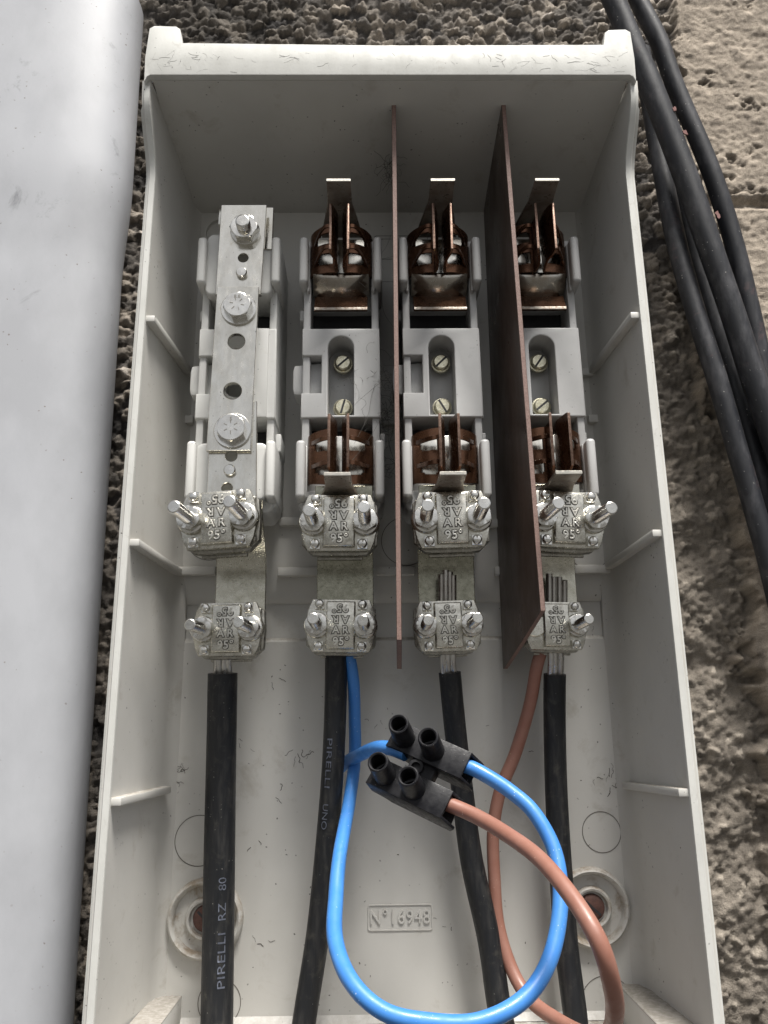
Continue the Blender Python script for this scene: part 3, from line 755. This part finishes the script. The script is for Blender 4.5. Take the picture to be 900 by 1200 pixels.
part('stud', thread(4.6, 13), MT['stud'], n_); part('washer', washer_mesh(9.6, 1.4), MT['stud'], n_)
for px, py, Y in ((283, 319, .0195), (269, 551, .0195)):
    p = at(px, py, Y-.002)-Vector((NX, 0, NZ)); p.y = Y
    mb = MB(.001); mb.lathe([(3.6, 1), (3.6, -2.2), (3.0, -3), (.01, -3.1)], 24); part('rivet', mb.mesh('rivet', 0), MT['stud'], nb, loc=p)

# ================================================================== CABLE CLAMPS
GC = 'cast cable clamps stamped 95 AR'
def jaw_mesh():
    P = []
    # raised centre block
    mb = MB(.001); mb.loft([[(-9.2, 6, -14.8), (9.2, 6, -14.8), (9.2, 6, 14.8), (-9.2, 6, 14.8)], [(-8.9, 1.2, -14.5), (8.9, 1.2, -14.5), (8.9, 1.2, 14.5), (-8.9, 1.2, 14.5)], [(-8.4, .0, -14), (8.4, .0, -14), (8.4, .0, 14), (-8.4, .0, 14)]])
    P.append((mb.mesh('a', .0005, 2), None))
    oc = [(-8, -16.5), (8, -16.5), (17.5, -16.2), (19.8, -11), (21.3, -4), (21.3, 4), (19.8, 11), (17.5, 16.2), (-17.5, 16.2), (-19.8, 11), (-21.3, 4), (-21.3, -4), (-19.8, -11), (-17.5, -16.2)]
    P.append((sheet(oc, [], 4.2, 9.0, .6), None))
    for s in (-1, 1):
        mb = MB(.001); mb.lathe([(8.3, 6), (8.0, 2.6), (7.4, 2.0), (.01, 2.0)], 26, (s*14.6, 0, 0)); P.append((mb.mesh('c', 0), None))
    return joinm('upper_jaw', P)
def lower_jaw_mesh():
    P = [(sheet([(-10, -17.8), (10, -17.8), (15.5, -17.2), (21.4, -11.5), (22.0, 0), (21.4, 11.5), (15.5, 16.8), (-15.5, 16.8), (-21.4, 11.5), (-22.0, 0), (-21.4, -11.5), (-15.5, -17.2)], [], 10.6, 16.5, .6), None)]
    for s in (-1, 1):
        for t in (-1, 1):
            mb = MB(.001); mb.box(*sorted((s*15.2, s*20.2)), 7.4, 11, *sorted((t*7, t*13))); P.append((mb.mesh('d', .0008), None))
    mb = MB(.001); mb.box(-13, 13, 17, 19.4, -18.8, 17); P.append((mb.mesh('d', .0004), None))
    return joinm('lower_jaw', P)
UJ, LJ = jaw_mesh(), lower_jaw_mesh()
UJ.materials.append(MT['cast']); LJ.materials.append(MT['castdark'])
STUD = thread(3.55, 27, .9); STUD.materials.append(MT['stud'])
def nutmesh():
    a = hexhead(7.3, 5.2, 15, False)
    mb = MB(.001); mb.lathe([(.01, 0), (7.6, 0), (7.6, -.8), (7.0, -1.2), (.01, -1.2)], 30); return joinm('nut', [(a, Matrix.Translation((0, -.0008, 0))), (mb.mesh('w', 0), None)])
NUT = nutmesh(); NUT.materials.append(MT['stud'])
mb = MB(.001); mb.lathe([(2.7, 3), (2.7, -.6), (2.0, -1.6), (.01, -1.8)], 20); mb.box(-2.9, 2.9, .4, 4.6, -2.9, 2.9); RIV = mb.mesh('rivet', .00015, 1); RIV.materials.append(MT['stud'])
def letter_mesh():
    P = []
    for s, rot in ((1, 0), (-1, math.pi)):
        Rm = Matrix.Rotation(rot, 4, 'Y')
        P.append((textmesh('A R', .0064, .00022, .00012, space=1.0), Rm @ Matrix.Translation((0, -.0001, -.0033))))
        P.append((textmesh('95°', .0070, .00022, .00012, space=1.05), Rm @ Matrix.Translation((.0004, -.0001, -.0103))))
    return joinm('lettering', P)
LET = letter_mesh(); LET.materials.append(MT['letters'])
def outline_mesh():
    # shallow grimy halo cast round every letter
    P = []
    for s, rot in ((1, 0), (-1, math.pi)):
        Rm = Matrix.Rotation(rot, 4, 'Y')
        for body, sz, sp, tx, tz in (('A R', .0064, 1.0, 0, -.0033), ('95°', .0070, 1.05, .0004, -.0103)):
            cu = bpy.data.curves.new('halo', 'FONT'); cu.body = body; cu.size = sz; cu.extrude = .0; cu.offset = .0006
            cu.align_x = 'CENTER'; cu.align_y = 'CENTER'; cu.space_character = sp; cu.resolution_u = 3
            o = bpy.data.objects.new('halo', cu); COL.objects.link(o); me = bpy.data.meshes.new_from_object(o)
            bpy.data.objects.remove(o); bpy.data.curves.remove(cu); me.transform(Matrix.Rotation(math.pi/2, 4, 'X'))
            P.append((me, Rm @ Matrix.Translation((tx, -.00006, tz))))
    return joinm('letter_grime', P)
MT['grime'] = mat('grime_in_casting', (.05, .045, .038), .8, 0, bump=.3)
HAL = outline_mesh(); HAL.materials.append(MT['grime'])
def clamp(px, py, Y, label, lean=0, roll=0, tilt=0, sc=1.04, sides=(-1, 1)):
    p = at(px, py, Y)
    t = thing('cable_clamp', label, 'cable clamp', p, GC, rot=(R_(tilt), R_(roll), R_(lean)))
    t.scale = (sc, sc, sc)
    j = part('upper_jaw', UJ, None, t); part('lettering', LET, None, j); part('letter_grime', HAL, None, j)
    part('lower_jaw', LJ, None, t)
    for s in sides:
        st = part('stud', STUD, None, t, loc=(s*.0146, .0022, 0), rot=(R_(random.uniform(-2, 2)), 0, R_(random.uniform(-2, 2))))
        part('nut', NUT, None, st, rot=(0, R_(random.uniform(0, 60)), 0))
        for u in (-1, 1): part('rivet', RIV, None, t, loc=(s*.0132, .0016, u*.0128))
    return t
clamp(253, 606, .002, 'cast clamp on the pale link plate in the leftmost column, upper of the pair', lean=-6, roll=-2)
clamp(264, 736, .036, 'cast clamp gripping bare strands of the leftmost black cable, lower of the pair', lean=-5, sc=.97)
clamp(397, 610, .012, 'cast clamp just under the pull tab of the second column', lean=-1, roll=.7)
clamp(399, 732, .037, 'cast clamp above the black cable and blue wire in the second column', lean=0, sc=.97, roll=1.2)
clamp(530, 606, .010, 'cast clamp under the contact between the two brown barriers', lean=-1, roll=-1.2)
clamp(526, 732, .038, 'cast clamp between the barriers holding the cable with strands poking out above it', lean=1, sc=.93, roll=-1.5)
clamp(668, 606, .010, 'cast clamp right of the wide barrier, upper one of its column', lean=5, roll=1.6)
clamp(653, 732, .038, 'cast clamp partly behind the wide barrier with cut strand ends above it', lean=3, sc=.88, roll=.8, sides=(1,))

# ================================================================== BARRIERS
def barrier(label, ft, fb, fm, bt, bb, th=.0029):
    """corner points measured: front top, front bottom (chamfer starts), chamfer end, back top, back bottom"""
    P = [at(*ft[:2], ft[2]), at(*fb[:2], fb[2]), at(*fm[:2], fm[2]), at(*bb[:2], bb[2]), at(*bt[:2], bt[2])]
    n = (P[1]-P[0]).cross(P[4]-P[0]).normalized()
    t = thing('insulating_barrier', label, 'barrier', P[3], 'thin brown insulating barriers')
    F0, F1, F2, B1, B0 = P; rows = []
    Fx = F0.lerp(F1, (F0.z-B1.z)/(F0.z-F1.z)); vc = (F0.z-F1.z)/(F0.z-B1.z)
    for k in range(15):
        v = vc*k/12 if k <= 12 else (vc+(1-vc)*(k-12)/2)
        a_, b_ = F0.lerp(Fx, v), B0.lerp(B1, v); u0 = 0 if k <= 12 else .985*(v-vc)/(1-vc)
        rows.append((a_.lerp(b_, u0), b_))
    mb = MB(); mb.loft([[a+n*th/2-P[3], b+n*th/2-P[3], b-n*th/2-P[3], a-n*th/2-P[3]] for a, b in rows])
    me = mb.mesh('sheet', .00025, 1); me.materials.append(MT['barrier']); me.materials.append(MT['barrier_edge'])
    for p in me.polygons:
        if abs(p.normal.dot(n)) < .6: p.material_index = 1
    part('sheet', me, None, t)
barrier('thin brown barrier seen edge-on as a narrow upright strip between the second and third columns',
        (461.5, 118, -.002), (467.8, 750, -.002), (468.2, 762, .008), (462, 250, .086), (468.0, 784, .040))
barrier('wide dark brown barrier sheet showing its left face, between the third and fourth columns',
        (590, 121, -.002), (636.5, 716, -.002), (636.4, 738, .004), (569, 246, .086), (592, 784, .084))

# ================================================================== CABLES IN THE BOX
def cable_thing(name, label, cat, pts, r, m, parts='sheath', n=20, group=None, lumpy=0):
    S = spline(pts, .0022); base = S[0]
    t = thing(name, label, cat, base, group)
    mb = MB(); ph = random.uniform(0, 9); rr = [r*(1+lumpy*(math.sin(i*.11+ph)*.6+math.sin(i*.043+2*ph)*.8)) for i in range(len(S))] if lumpy else r
    mb.tube([p-base for p in S], rr, n); part(parts, mb.mesh(parts, 0, ang=60), m, t)
    return t, S
def strands(t, S0, pts_list, r, m, name='strand', base=None):
    for P in pts_list:
        S = spline(P, .002); mb = MB(); mb.tube([p-base for p in S], r, 10); part(name, mb.mesh(name, 0, ang=60), m, t)
def print_on(t, S, base, text, s_from, s_to, phi, r, size, flip, label):
    """lettering wrapped on the sheath. s in metres measured along S from its start."""
    me = textmesh(text, size, .00001, 0, 'LEFT')
    bm = bmesh.new(); bm.from_mesh(me)
    for q in np.arange(-.005, .005, .0005):
        bmesh.ops.bisect_plane(bm, geom=bm.verts[:]+bm.edges[:]+bm.faces[:], plane_co=(0, 0, q), plane_no=(0, 0, 1))
    bm.to_mesh(me); bm.free()
    xs = [v.co.x for v in me.vertices]; x0, x1 = min(xs), max(xs); k = (s_to-s_from)/(x1-x0)
    L = [0]
    for i in range(1, len(S)): L.append(L[-1]+(S[i]-S[i-1]).length)
    for v in me.vertices:
        s = s_from+(v.co.x-x0)*k; h = v.co.z
        j = max(1, min(len(L)-1, int(np.searchsorted(L, s)))); f = (s-L[j-1])/max(1e-9, L[j]-L[j-1])
        c = S[j-1].lerp(S[j], f); tg = (S[j]-S[j-1]).normalized()
        a = Vector((0, -1, 0)); a = (a-tg*a.dot(tg)).normalized(); b = tg.cross(a)
        if b.x < 0: b = -b
        ang = phi+(-h if flip else h)/r
        v.co = c-base+(a*math.cos(ang)+b*math.sin(ang))*(r+.00022)
    part('printing', me, MT['print'], t, label)
CR = .0083
GP = 'thick black supply cables in the cabinet'
def rd_(): return random.uniform(-2, 2)
def supply(label, pix, strands_px, CR=CR):
    pts = [at(*p) for p in pix]
    t, S = cable_thing('power_cable', label, 'cable', pts, CR, MT['black'], n=28, group=GP, lumpy=.012)
    b = S[0]
    for q in strands_px:
        strands(t, None, [[at(*p) for p in q]], .0021, MT['alu'], base=b)
    return t, S
c1, S1 = supply('black cable running straight down from the leftmost lower clamp, printed PIRELLI RZ 80',
     [(261, 789, .058), (260, 850, .062), (258, 950, .067), (256, 1080, .069), (254, 1215, .066), (254, 1300, .064)],
     [[(x, 745, .050), (x+.5+rd_(), 772, .053), (x+.5, 800, .058)] for x in (252, 257.5, 263, 268.5)]+[[(254, 745, .055), (257, 800, .062)], [(264, 745, .055), (264, 800, .062)]], .0090)
c2, S2 = supply('black cable curving down to the left beside the blue wire, printed PIRELLI UNO',
     [(394, 768, .056), (393, 830, .060), (390, 900, .061), (383, 990, .064), (373, 1090, .067), (359, 1180, .066), (352, 1225, .064), (338, 1300, .062)],
     [[(x, 745, .050), (x, 785, .055)] for x in (388, 393, 398)], .0067)
c3, S3 = supply('black cable slanting down to the right behind the black terminal block',
     [(527, 788, .060), (533, 850, .066), (541, 920, .070), (553, 1010, .072), (573, 1100, .071), (585, 1180, .068), (600, 1250, .066), (612, 1300, .064)],
     [[(x, 745, .050), (x+rd_(), 775, .054), (x+1, 800, .060)] for x in (521, 526, 531)]+[[(x, y, .045+.0*y), (x, 690, .047), (x, 715, .050)] for x, y in ((517, 673), (522, 668), (527, 670), (531, 674))], .0068)
c4, S4 = supply('black cable hanging straight down at the right behind the blue loop',
     [(650, 790, .060), (650, 850, .066), (652, 930, .071), (657, 1020, .073), (664, 1110, .072), (675, 1200, .069), (682, 1300, .066)],
     [[(x, 745, .050), (x+rd_(), 775, .054), (x, 802, .060)] for x in (644.5, 649.5, 655)]+[[(x, y, .046), (x, 692, .048), (x, 715, .050)] for x, y in ((643.5, 672), (648.5, 676), (655, 676), (661, 680))], .0068)
# printed text
def slen(S, py):
    """distance along S where it passes image row py"""
    L = 0; prev = S[0]
    for p in S:
        L += (p-prev).length; prev = p
        d = np.array(p)-CAM; y = 600-FPX*(d @ Uv)/(d @ Fv)
        if y >= py: return L
    return L
b = S1[0]
for tx, ya, yb in (('PIRELLI', 1151, 1090), ('RZ', 1072, 1052), ('80', 1038, 1023)):
    print_on(c1, S1, b, tx, slen(S1, ya), slen(S1, yb), R_(24), .0090, .0062, True, None)
b = S2[0]
for tx, ya, yb in (('PIRELLI', 862, 920), ('UNO', 940, 968)):
    print_on(c2, S2, b, tx, slen(S2, ya), slen(S2, yb), R_(-22), .0067, .0046, False, None)

# blue and brown wires
bl = [(410, 768, .056), (413, 800, .060), (417, 842, .070), (416, 890, .074), (410, 940, .056), (400, 1000, .022), (394, 1050, .0), (394, 1100, -.022), (412, 1150, -.042), (448, 1184, -.052), (500, 1199, -.055), (560, 1198, -.052), (612, 1172, -.046), (645, 1122, -.038), (658, 1060, -.028), (650, 1000, -.018), (628, 955, -.010), (598, 925, -.004), (565, 905, .000), (545, 898, .003), (530, 892, .006)]
W = .0038
def jit(P): return [at(x+random.uniform(-1.5, 1.5), y+random.uniform(-1.5, 1.5), Y) for x, y, Y in P]
t, S = cable_thing('blue_wire', 'bright blue wire looping from a lower clamp round to the terminal block', 'wire', jit(bl), W, MT['blue'], 'insulation', 18, lumpy=.02)
for dx in (-3, 0, 3): strands(t, None, [[at(410+dx, 748, .054), at(410+dx, 776, .056)]], .0009, MT['copper'], base=S[0])
bl2 = [(384, 912, .084), (394, 903, .082), (405, 894, .075), (419, 886, .063), (440, 877, .028), (458, 877, .018), (476, 884, .012)]
cable_thing('blue_wire', 'short blue wire entering the left side of the terminal block', 'wire', [at(*p) for p in bl2], .0039, MT['blue'], 'insulation', 16)
br = [(633, 766, .056), (629, 786, .058), (620, 825, .064), (604, 880, .072), (587, 930, .074), (578, 975, .075), (578, 1030, .074), (585, 1085, .072), (600, 1135, .066), (622, 1170, .056), (650, 1193, .040), (685, 1212, .012), (712, 1212, -.030), (721, 1185, -.060), (716, 1145, -.078), (698, 1098, -.080), (668, 1048, -.066), (630, 1005, -.045), (590, 975, -.025), (556, 957, -.010), (528, 944, -.003), (508, 934, .001)]
t, S = cable_thing('brown_wire', 'reddish brown wire hanging from the right clamp and curving up to the terminal block', 'wire', jit(br), W, MT['brownwire'], 'insulation', 18, lumpy=.025)
for dx in (-3, 0, 3): strands(t, None, [[at(635+dx, 746, .054), at(633+dx, 773, .056)]], .0009, MT['copper'], base=S[0])

# ================================================================== TERMINAL BLOCK
O = at(494, 902, .004)
N = Vector((-.20, -.90, .39)).normalized(); Lx = Vector((.876, -.27, -.43)); Lx = (Lx-N*Lx.dot(N)).normalized(); Sx = Lx.cross(N)
if Sx.z < 0: Sx = -Sx
# local frame: x=L, y=-N (depth away), z=S
TM = Matrix([[Lx[i], -N[i], Sx[i]] for i in range(3)]).to_4x4()
tb = thing('terminal_block', 'black two-pole screw terminal block hanging on the blue and brown wires', 'connector', O)
tb.scale = (1.1, 1.15, 1.1); tb.rotation_mode = 'QUATERNION'; tb.rotation_quaternion = TM.to_3x3().to_quaternion()
P = []
for k, (s, dx) in enumerate(((-1, 0.0), (1, 0.0))):
    zc = s*10.2
    # hollow housing: top, sides, floor, left end closed with chamfer, right end open
    pr = [(-22+dx, -7.2), (-18+dx, -8.2), (21+dx, -8.2), (21+dx, 8.2), (-18+dx, 8.2), (-22+dx, 5)]
    x0, x1 = -22+dx, 21+dx
    mb = MB(.001)
    mb.prism([(x0, 0), (x0+3, -2), (x1-2, -2), (x1-2, 0)], zc-6.9, zc+6.9, 'z'); P.append((mb.mesh('q', .0004), None))
    for u in (-1, 1):
        a, b2_ = sorted((zc+u*5.4, zc+u*6.9))
        mb = MB(.001); mb.prism([(x0, 0), (x0+3, -1.8), (x1-2, -1.8), (x1+3.4, 7), (x1+1, 12.5), (x0+12, 12.5), (x0+9, 10.5), (x0+1.2, 9)], a, b2_, 'z'); P.append((mb.mesh('q', .0003), None))
    mb = MB(.001); mb.box(x0+.6, x1-9, 0, 10, zc-5.5, zc+5.5); P.append((mb.mesh('q', .0003), None))
    mb = MB(.001); mb.box(x0+11, x1, 11, 12.3, zc-5.6, zc+5.6); P.append((mb.mesh('q', .0003), None))
mb = MB(.001); mb.box(-7, 6, 1, 9, -3.6, 3.6); P.append((mb.mesh('q', .0004), None))
mb = MB(.001); mb.lathe([(.01, 0), (3.6, 0), (3.6, -2.2), (2.2, -2.2), (2.0, -.2), (.01, -.2)], 20, (-3, 1, 0)); P.append((mb.mesh('q', 0), None))
part('housing', joinm('housing', P), MT['block'], tb)
for s, dx in ((-1, 0.0), (1, 0.0)):
    for k, xx in enumerate((-14.5, 1.5)):
        mb = MB(.001)
        mb.lathe([(5.6, 0), (5.4, -2), (5.0, -15), (4.8, -15.7), (4.3, -16), (3.7, -15.6), (3.5, -14), (3.3, -5), (.01, -5)], 30)
        tw = part('screw_tower', mb.mesh('screw_tower', 0, ang=40), MT['block'], tb, loc=((xx+dx)/1000, -.0018, s*.0102))
        mb = MB(.001); mb.box(-.5, .5, -10, -5, -3.2, 3.2); part('tower_slit', mb.mesh('slit', .0001, 1), MT['block'], tw, rot=(0, R_(30+20*k), 0))

# ================================================================== DUCT AT THE LEFT
def duct():
    """flattened round duct; its right flank leans slightly, with a wider socket above"""
    pts = [(80, 1190), (114, 620), (129, 440), (146, 200)]
    KX = sorted([(at(x, y, .066).z, at(x, y, .066).x) for x, y in pts])
    kz = [k[0] for k in KX]; kx = [k[1] for k in KX]
    a1, b1 = np.polyfit(kz, kx, 1)
    zs = [-.42, -.3, -.2, -.1, 0, .1, .15]+[.170+.007*k for k in range(22)]+[.34, .38, .46]
    secs = []; n = 72
    for z in zs:
        u = max(0, min(1, (z-.215)/.085)); g = .0034*u*u*(3-2*u)
        xr = a1*z+b1+g; wx = .115; cx = xr-wx; q = []
        for k in range(n):
            a = 2*math.pi*k/n; c, s_ = math.cos(a), math.sin(a); e = 2/2.7
            q.append((cx+wx*math.copysign(abs(c)**e, c), .072-(.036+g)*math.copysign(abs(s_)**e, s_), z))
        secs.append(q)
    mb = MB(); mb.loft(secs); t = thing('cable_duct', 'broad pale grey-white rounded duct running up the left of the cabinet', 'duct', (-.28, .1, -.42))
    me = mb.mesh('shell', 0, ang=60); me.transform(Matrix.Translation(-t.location)); part('shell', me, MT['duct'], t)
duct()

# ================================================================== CABLES ON THE WALL
GW = 'thick black cables running down the wall'
for label, r, pts in (
    ('front wall cable, running from the top past the cabinet corner, thickest of them', .0085, [(690, -60, .052), (719, 0, .052), (744, 60, .054), (762, 100, .055), (801, 200, .057), (832, 290, .058), (857, 362, .060), (882, 440, .062), (912, 530, .064), (945, 630, .064)]),
    ('black wall cable with pinkish smears, rightmost at the top of the picture', .0068, [(722, -60, .062), (748, 0, .062), (773, 50, .062), (791, 100, .063), (833, 200, .065), (860, 285, .068), (878, 360, .070), (893, 430, .072), (912, 520, .074), (930, 600, .074)]),
    ('black wall cable nearest the cabinet, reaching lowest at the right edge', .0070, [(752, 60, .084), (762, 120, .083), (776, 200, .080), (793, 285, .074), (815, 365, .070), (839, 440, .068), (862, 520, .068), (885, 600, .069), (903, 665, .070), (920, 740, .072), (930, 800, .072)]),
    ('dark cable hidden deep between the two left wall cables', .0074, [(790, 200, .088), (812, 280, .086), (836, 370, .084), (860, 450, .083), (886, 540, .083), (908, 620, .083), (930, 700, .083)])):
    P = [at(*p) for p in pts]
    cable_thing('wall_cable', label, 'cable', P, r, MT['wallcable'], n=26, group=GW, lumpy=.02)
# pinkish paint scraps between the cables
MT['pink'] = mat('pinkish_paint', (.22, .11, .10), .8, bump=.5)
for px, py, Y, s_, lb in ((790, 128, .049, 3.2, 'small pink paint scrap, middle of the upper three between the wall cables'), (803, 155, .051, 4, 'pink paint scrap lowest of the three beside the cabinet corner'), (841, 252, .056, 4, 'lone pink paint scrap farther down the front wall cable')):
    c = at(px, py, Y); pts = []
    for k in range(9): a = 2*math.pi*k/9; r = .75*s_*random.uniform(.3, 1); pts.append((r*math.cos(a)*.8, r*math.sin(a)*1.3))
    me = sheet(pts, [], -.5, .4, .1, seg=1)
    single('paint_scrap', me, MT['pink'], lb, 'paint scrap', 'pink paint scraps on the wall cables', loc=c)

# ================================================================== COBWEBS AND DEBRIS
def web(label, segs, n_rand, box, seed, r=.00009):
    rd = random.Random(seed); mb = MB()
    for a, b_ in segs:
        A, B = at(*a), at(*b_); m1 = A.lerp(B, .35)+Vector([rd.uniform(-1, 1)*.002 for _ in range(3)]); m2 = A.lerp(B, .7)+Vector([rd.uniform(-1, 1)*.003 for _ in range(3)])
        mb.tube(spline([A, m1, m2, B], .003), r, 4)
    for k in range(n_rand):
        x, y, Y = rd.uniform(box[0], box[1]), rd.uniform(box[2], box[3]), rd.uniform(box[4], box[5]); P = [at(x, y, Y)]
        d = Vector([rd.uniform(-1, 1) for _ in range(3)])
        for j in range(rd.randint(4, 9)):
            d = (d+Vector([rd.uniform(-1, 1) for _ in range(3)])*.9).normalized(); P.append(P[-1]+d*.0024)
        mb.tube(spline(P, .0008), r*.9, 4)
    single('cobweb', mb.mesh('cobweb', 0), MT['web'], label, 'cobweb', kind='stuff')
web('fine dark cobweb strung from the second fuse base to the edge-on barrier',
    [((425, 330, .03), (461, 268, .04)), ((432, 300, .03), (461, 300, .05)), ((420, 330, .02), (436, 352, .03)), ((437, 320, .03), (462, 385, .05)), ((395, 500, .03), (456, 440, .03)), ((408, 545, .02), (461, 470, .04)), ((415, 520, .02), (450, 430, .035)), ((440, 420, .034), (461, 455, .04)), ((420, 400, .034), (458, 420, .04)), ((425, 570, .03), (461, 500, .05))],
    46, (418, 458, 420, 520, .030, .045), 3)
web('dense dark cobweb tuft beside the upper end of the edge-on barrier', [((452, 190, .06), (462, 215, .04))], 30, (450, 459, 190, 212, .03, .05), 8, .00012)
web('dense dark cobweb mass hanging behind the edge-on barrier', [((452, 470, .05), (462, 540, .05))], 60, (448, 462, 440, 560, .035, .075), 12, .00012)
web('wispy dirt threads clinging to the floor and walls of the cabinet', [((205, 250, .086), (225, 262, .086)), ((447, 845, .093), (452, 853, .093))], 0, (0, 1, 0, 1, 0, 1), 5)
def debris():
    rd = random.Random(9); mb = MB()
    def squiggle(x, y, Y, n, st, r):
        P = [at(x, y, Y)]; a = rd.uniform(0, 6.28)
        for j in range(n):
            a += rd.uniform(-1.1, 1.1); P.append(P[-1]+Vector((math.cos(a)*st, 0, math.sin(a)*st)))
        mb.tube(spline(P, .0012), r, 4)
    for x, y, n, k in ((352, 885, 6, 7), (300, 985, 3, 2), (285, 870, 3, 3), (330, 930, 5, 2), (215, 905, 5, 9), (205, 915, 4, 6), (720, 910, 5, 9), (710, 925, 4, 5), (735, 900, 3, 6), (480, 885, 2, 1), (570, 850, 2, 1), (380, 1100, 3, 1), (305, 1100, 4, 3), (330, 800, 5, 2), (690, 750, 4, 5), (718, 748, 3, 6), (590, 1105, 2, 2), (520, 1085, 2, 3), (430, 850, 3, 2), (620, 860, 3, 2)):
        for q in range(k): squiggle(x+rd.gauss(0, 6), y+rd.gauss(0, 7), PANEL-.0001 if y > 757 else FL2-.0001, n, .0011, rd.uniform(.00008, .0002))
    for k in range(26):
        squiggle(rd.uniform(205, 730), rd.uniform(780, 1150), PANEL-.0001, 2, .0006, rd.uniform(.0001, .00024))
    single('debris', mb.mesh('debris', 0), MT['mark'], 'scattered dark specks and threads of dirt on the cabinet back', 'dirt', kind='stuff')
debris()
# a few hair-like scratches and threads on the pale top lip
rd = random.Random(4); mb = MB()
for k in range(110):
    x = rd.choice([rd.uniform(178, 250), rd.uniform(178, 735), rd.uniform(560, 735)]); y = rd.uniform(62, 92); P = [at(x, y, -.0241)]; a = rd.uniform(0, 6.28)
    for j in range(rd.randint(2, 6)):
        a += rd.uniform(-.5, .5); P.append(P[-1]+Vector((math.cos(a)*.0014, 0, math.sin(a)*.0010)))
    P = [Vector((p.x, -.02402, min(max(p.z+rd.uniform(-.003, .003)*0, .3065), .3268))) for p in P]
    if max(p.z for p in P) >= .3267 or min(p.z for p in P) <= .3066: continue
    mb.tube(spline(P, .0015), rd.choice((.00003, .00005, .00008)), 4)
me = mb.mesh('threads', 0); me.transform(Matrix.Translation(-E0)); part('dirt_threads', me, MT['mark'], enc, kind='stuff')

# the wide barrier slots into the side of the right-hand base: trim that base's body at the barrier's plane
def trim_body():
    a, b_, c_ = at(590, 121, -.002), at(636.5, 716, -.002), at(569, 246, .086)
    n = (b_-a).cross(c_-a).normalized()
    if n.x < 0: n = -n
    for o in b3.children:
        if o.name.split('.')[0] == 'body':
            me = BODY.copy(); L = Vector(b3.location)
            bm = bmesh.new(); bm.from_mesh(me)
            g = bmesh.ops.bisect_plane(bm, geom=bm.verts[:]+bm.edges[:]+bm.faces[:], plane_co=a-L+n*.0012, plane_no=n, clear_inner=True)
            ed = [e for e in g['geom_cut'] if isinstance(e, bmesh.types.BMEdge)]
            try: bmesh.ops.holes_fill(bm, edges=ed, sides=0)
            except Exception: pass
            bm.to_mesh(me); bm.free(); o.data = me
trim_body()
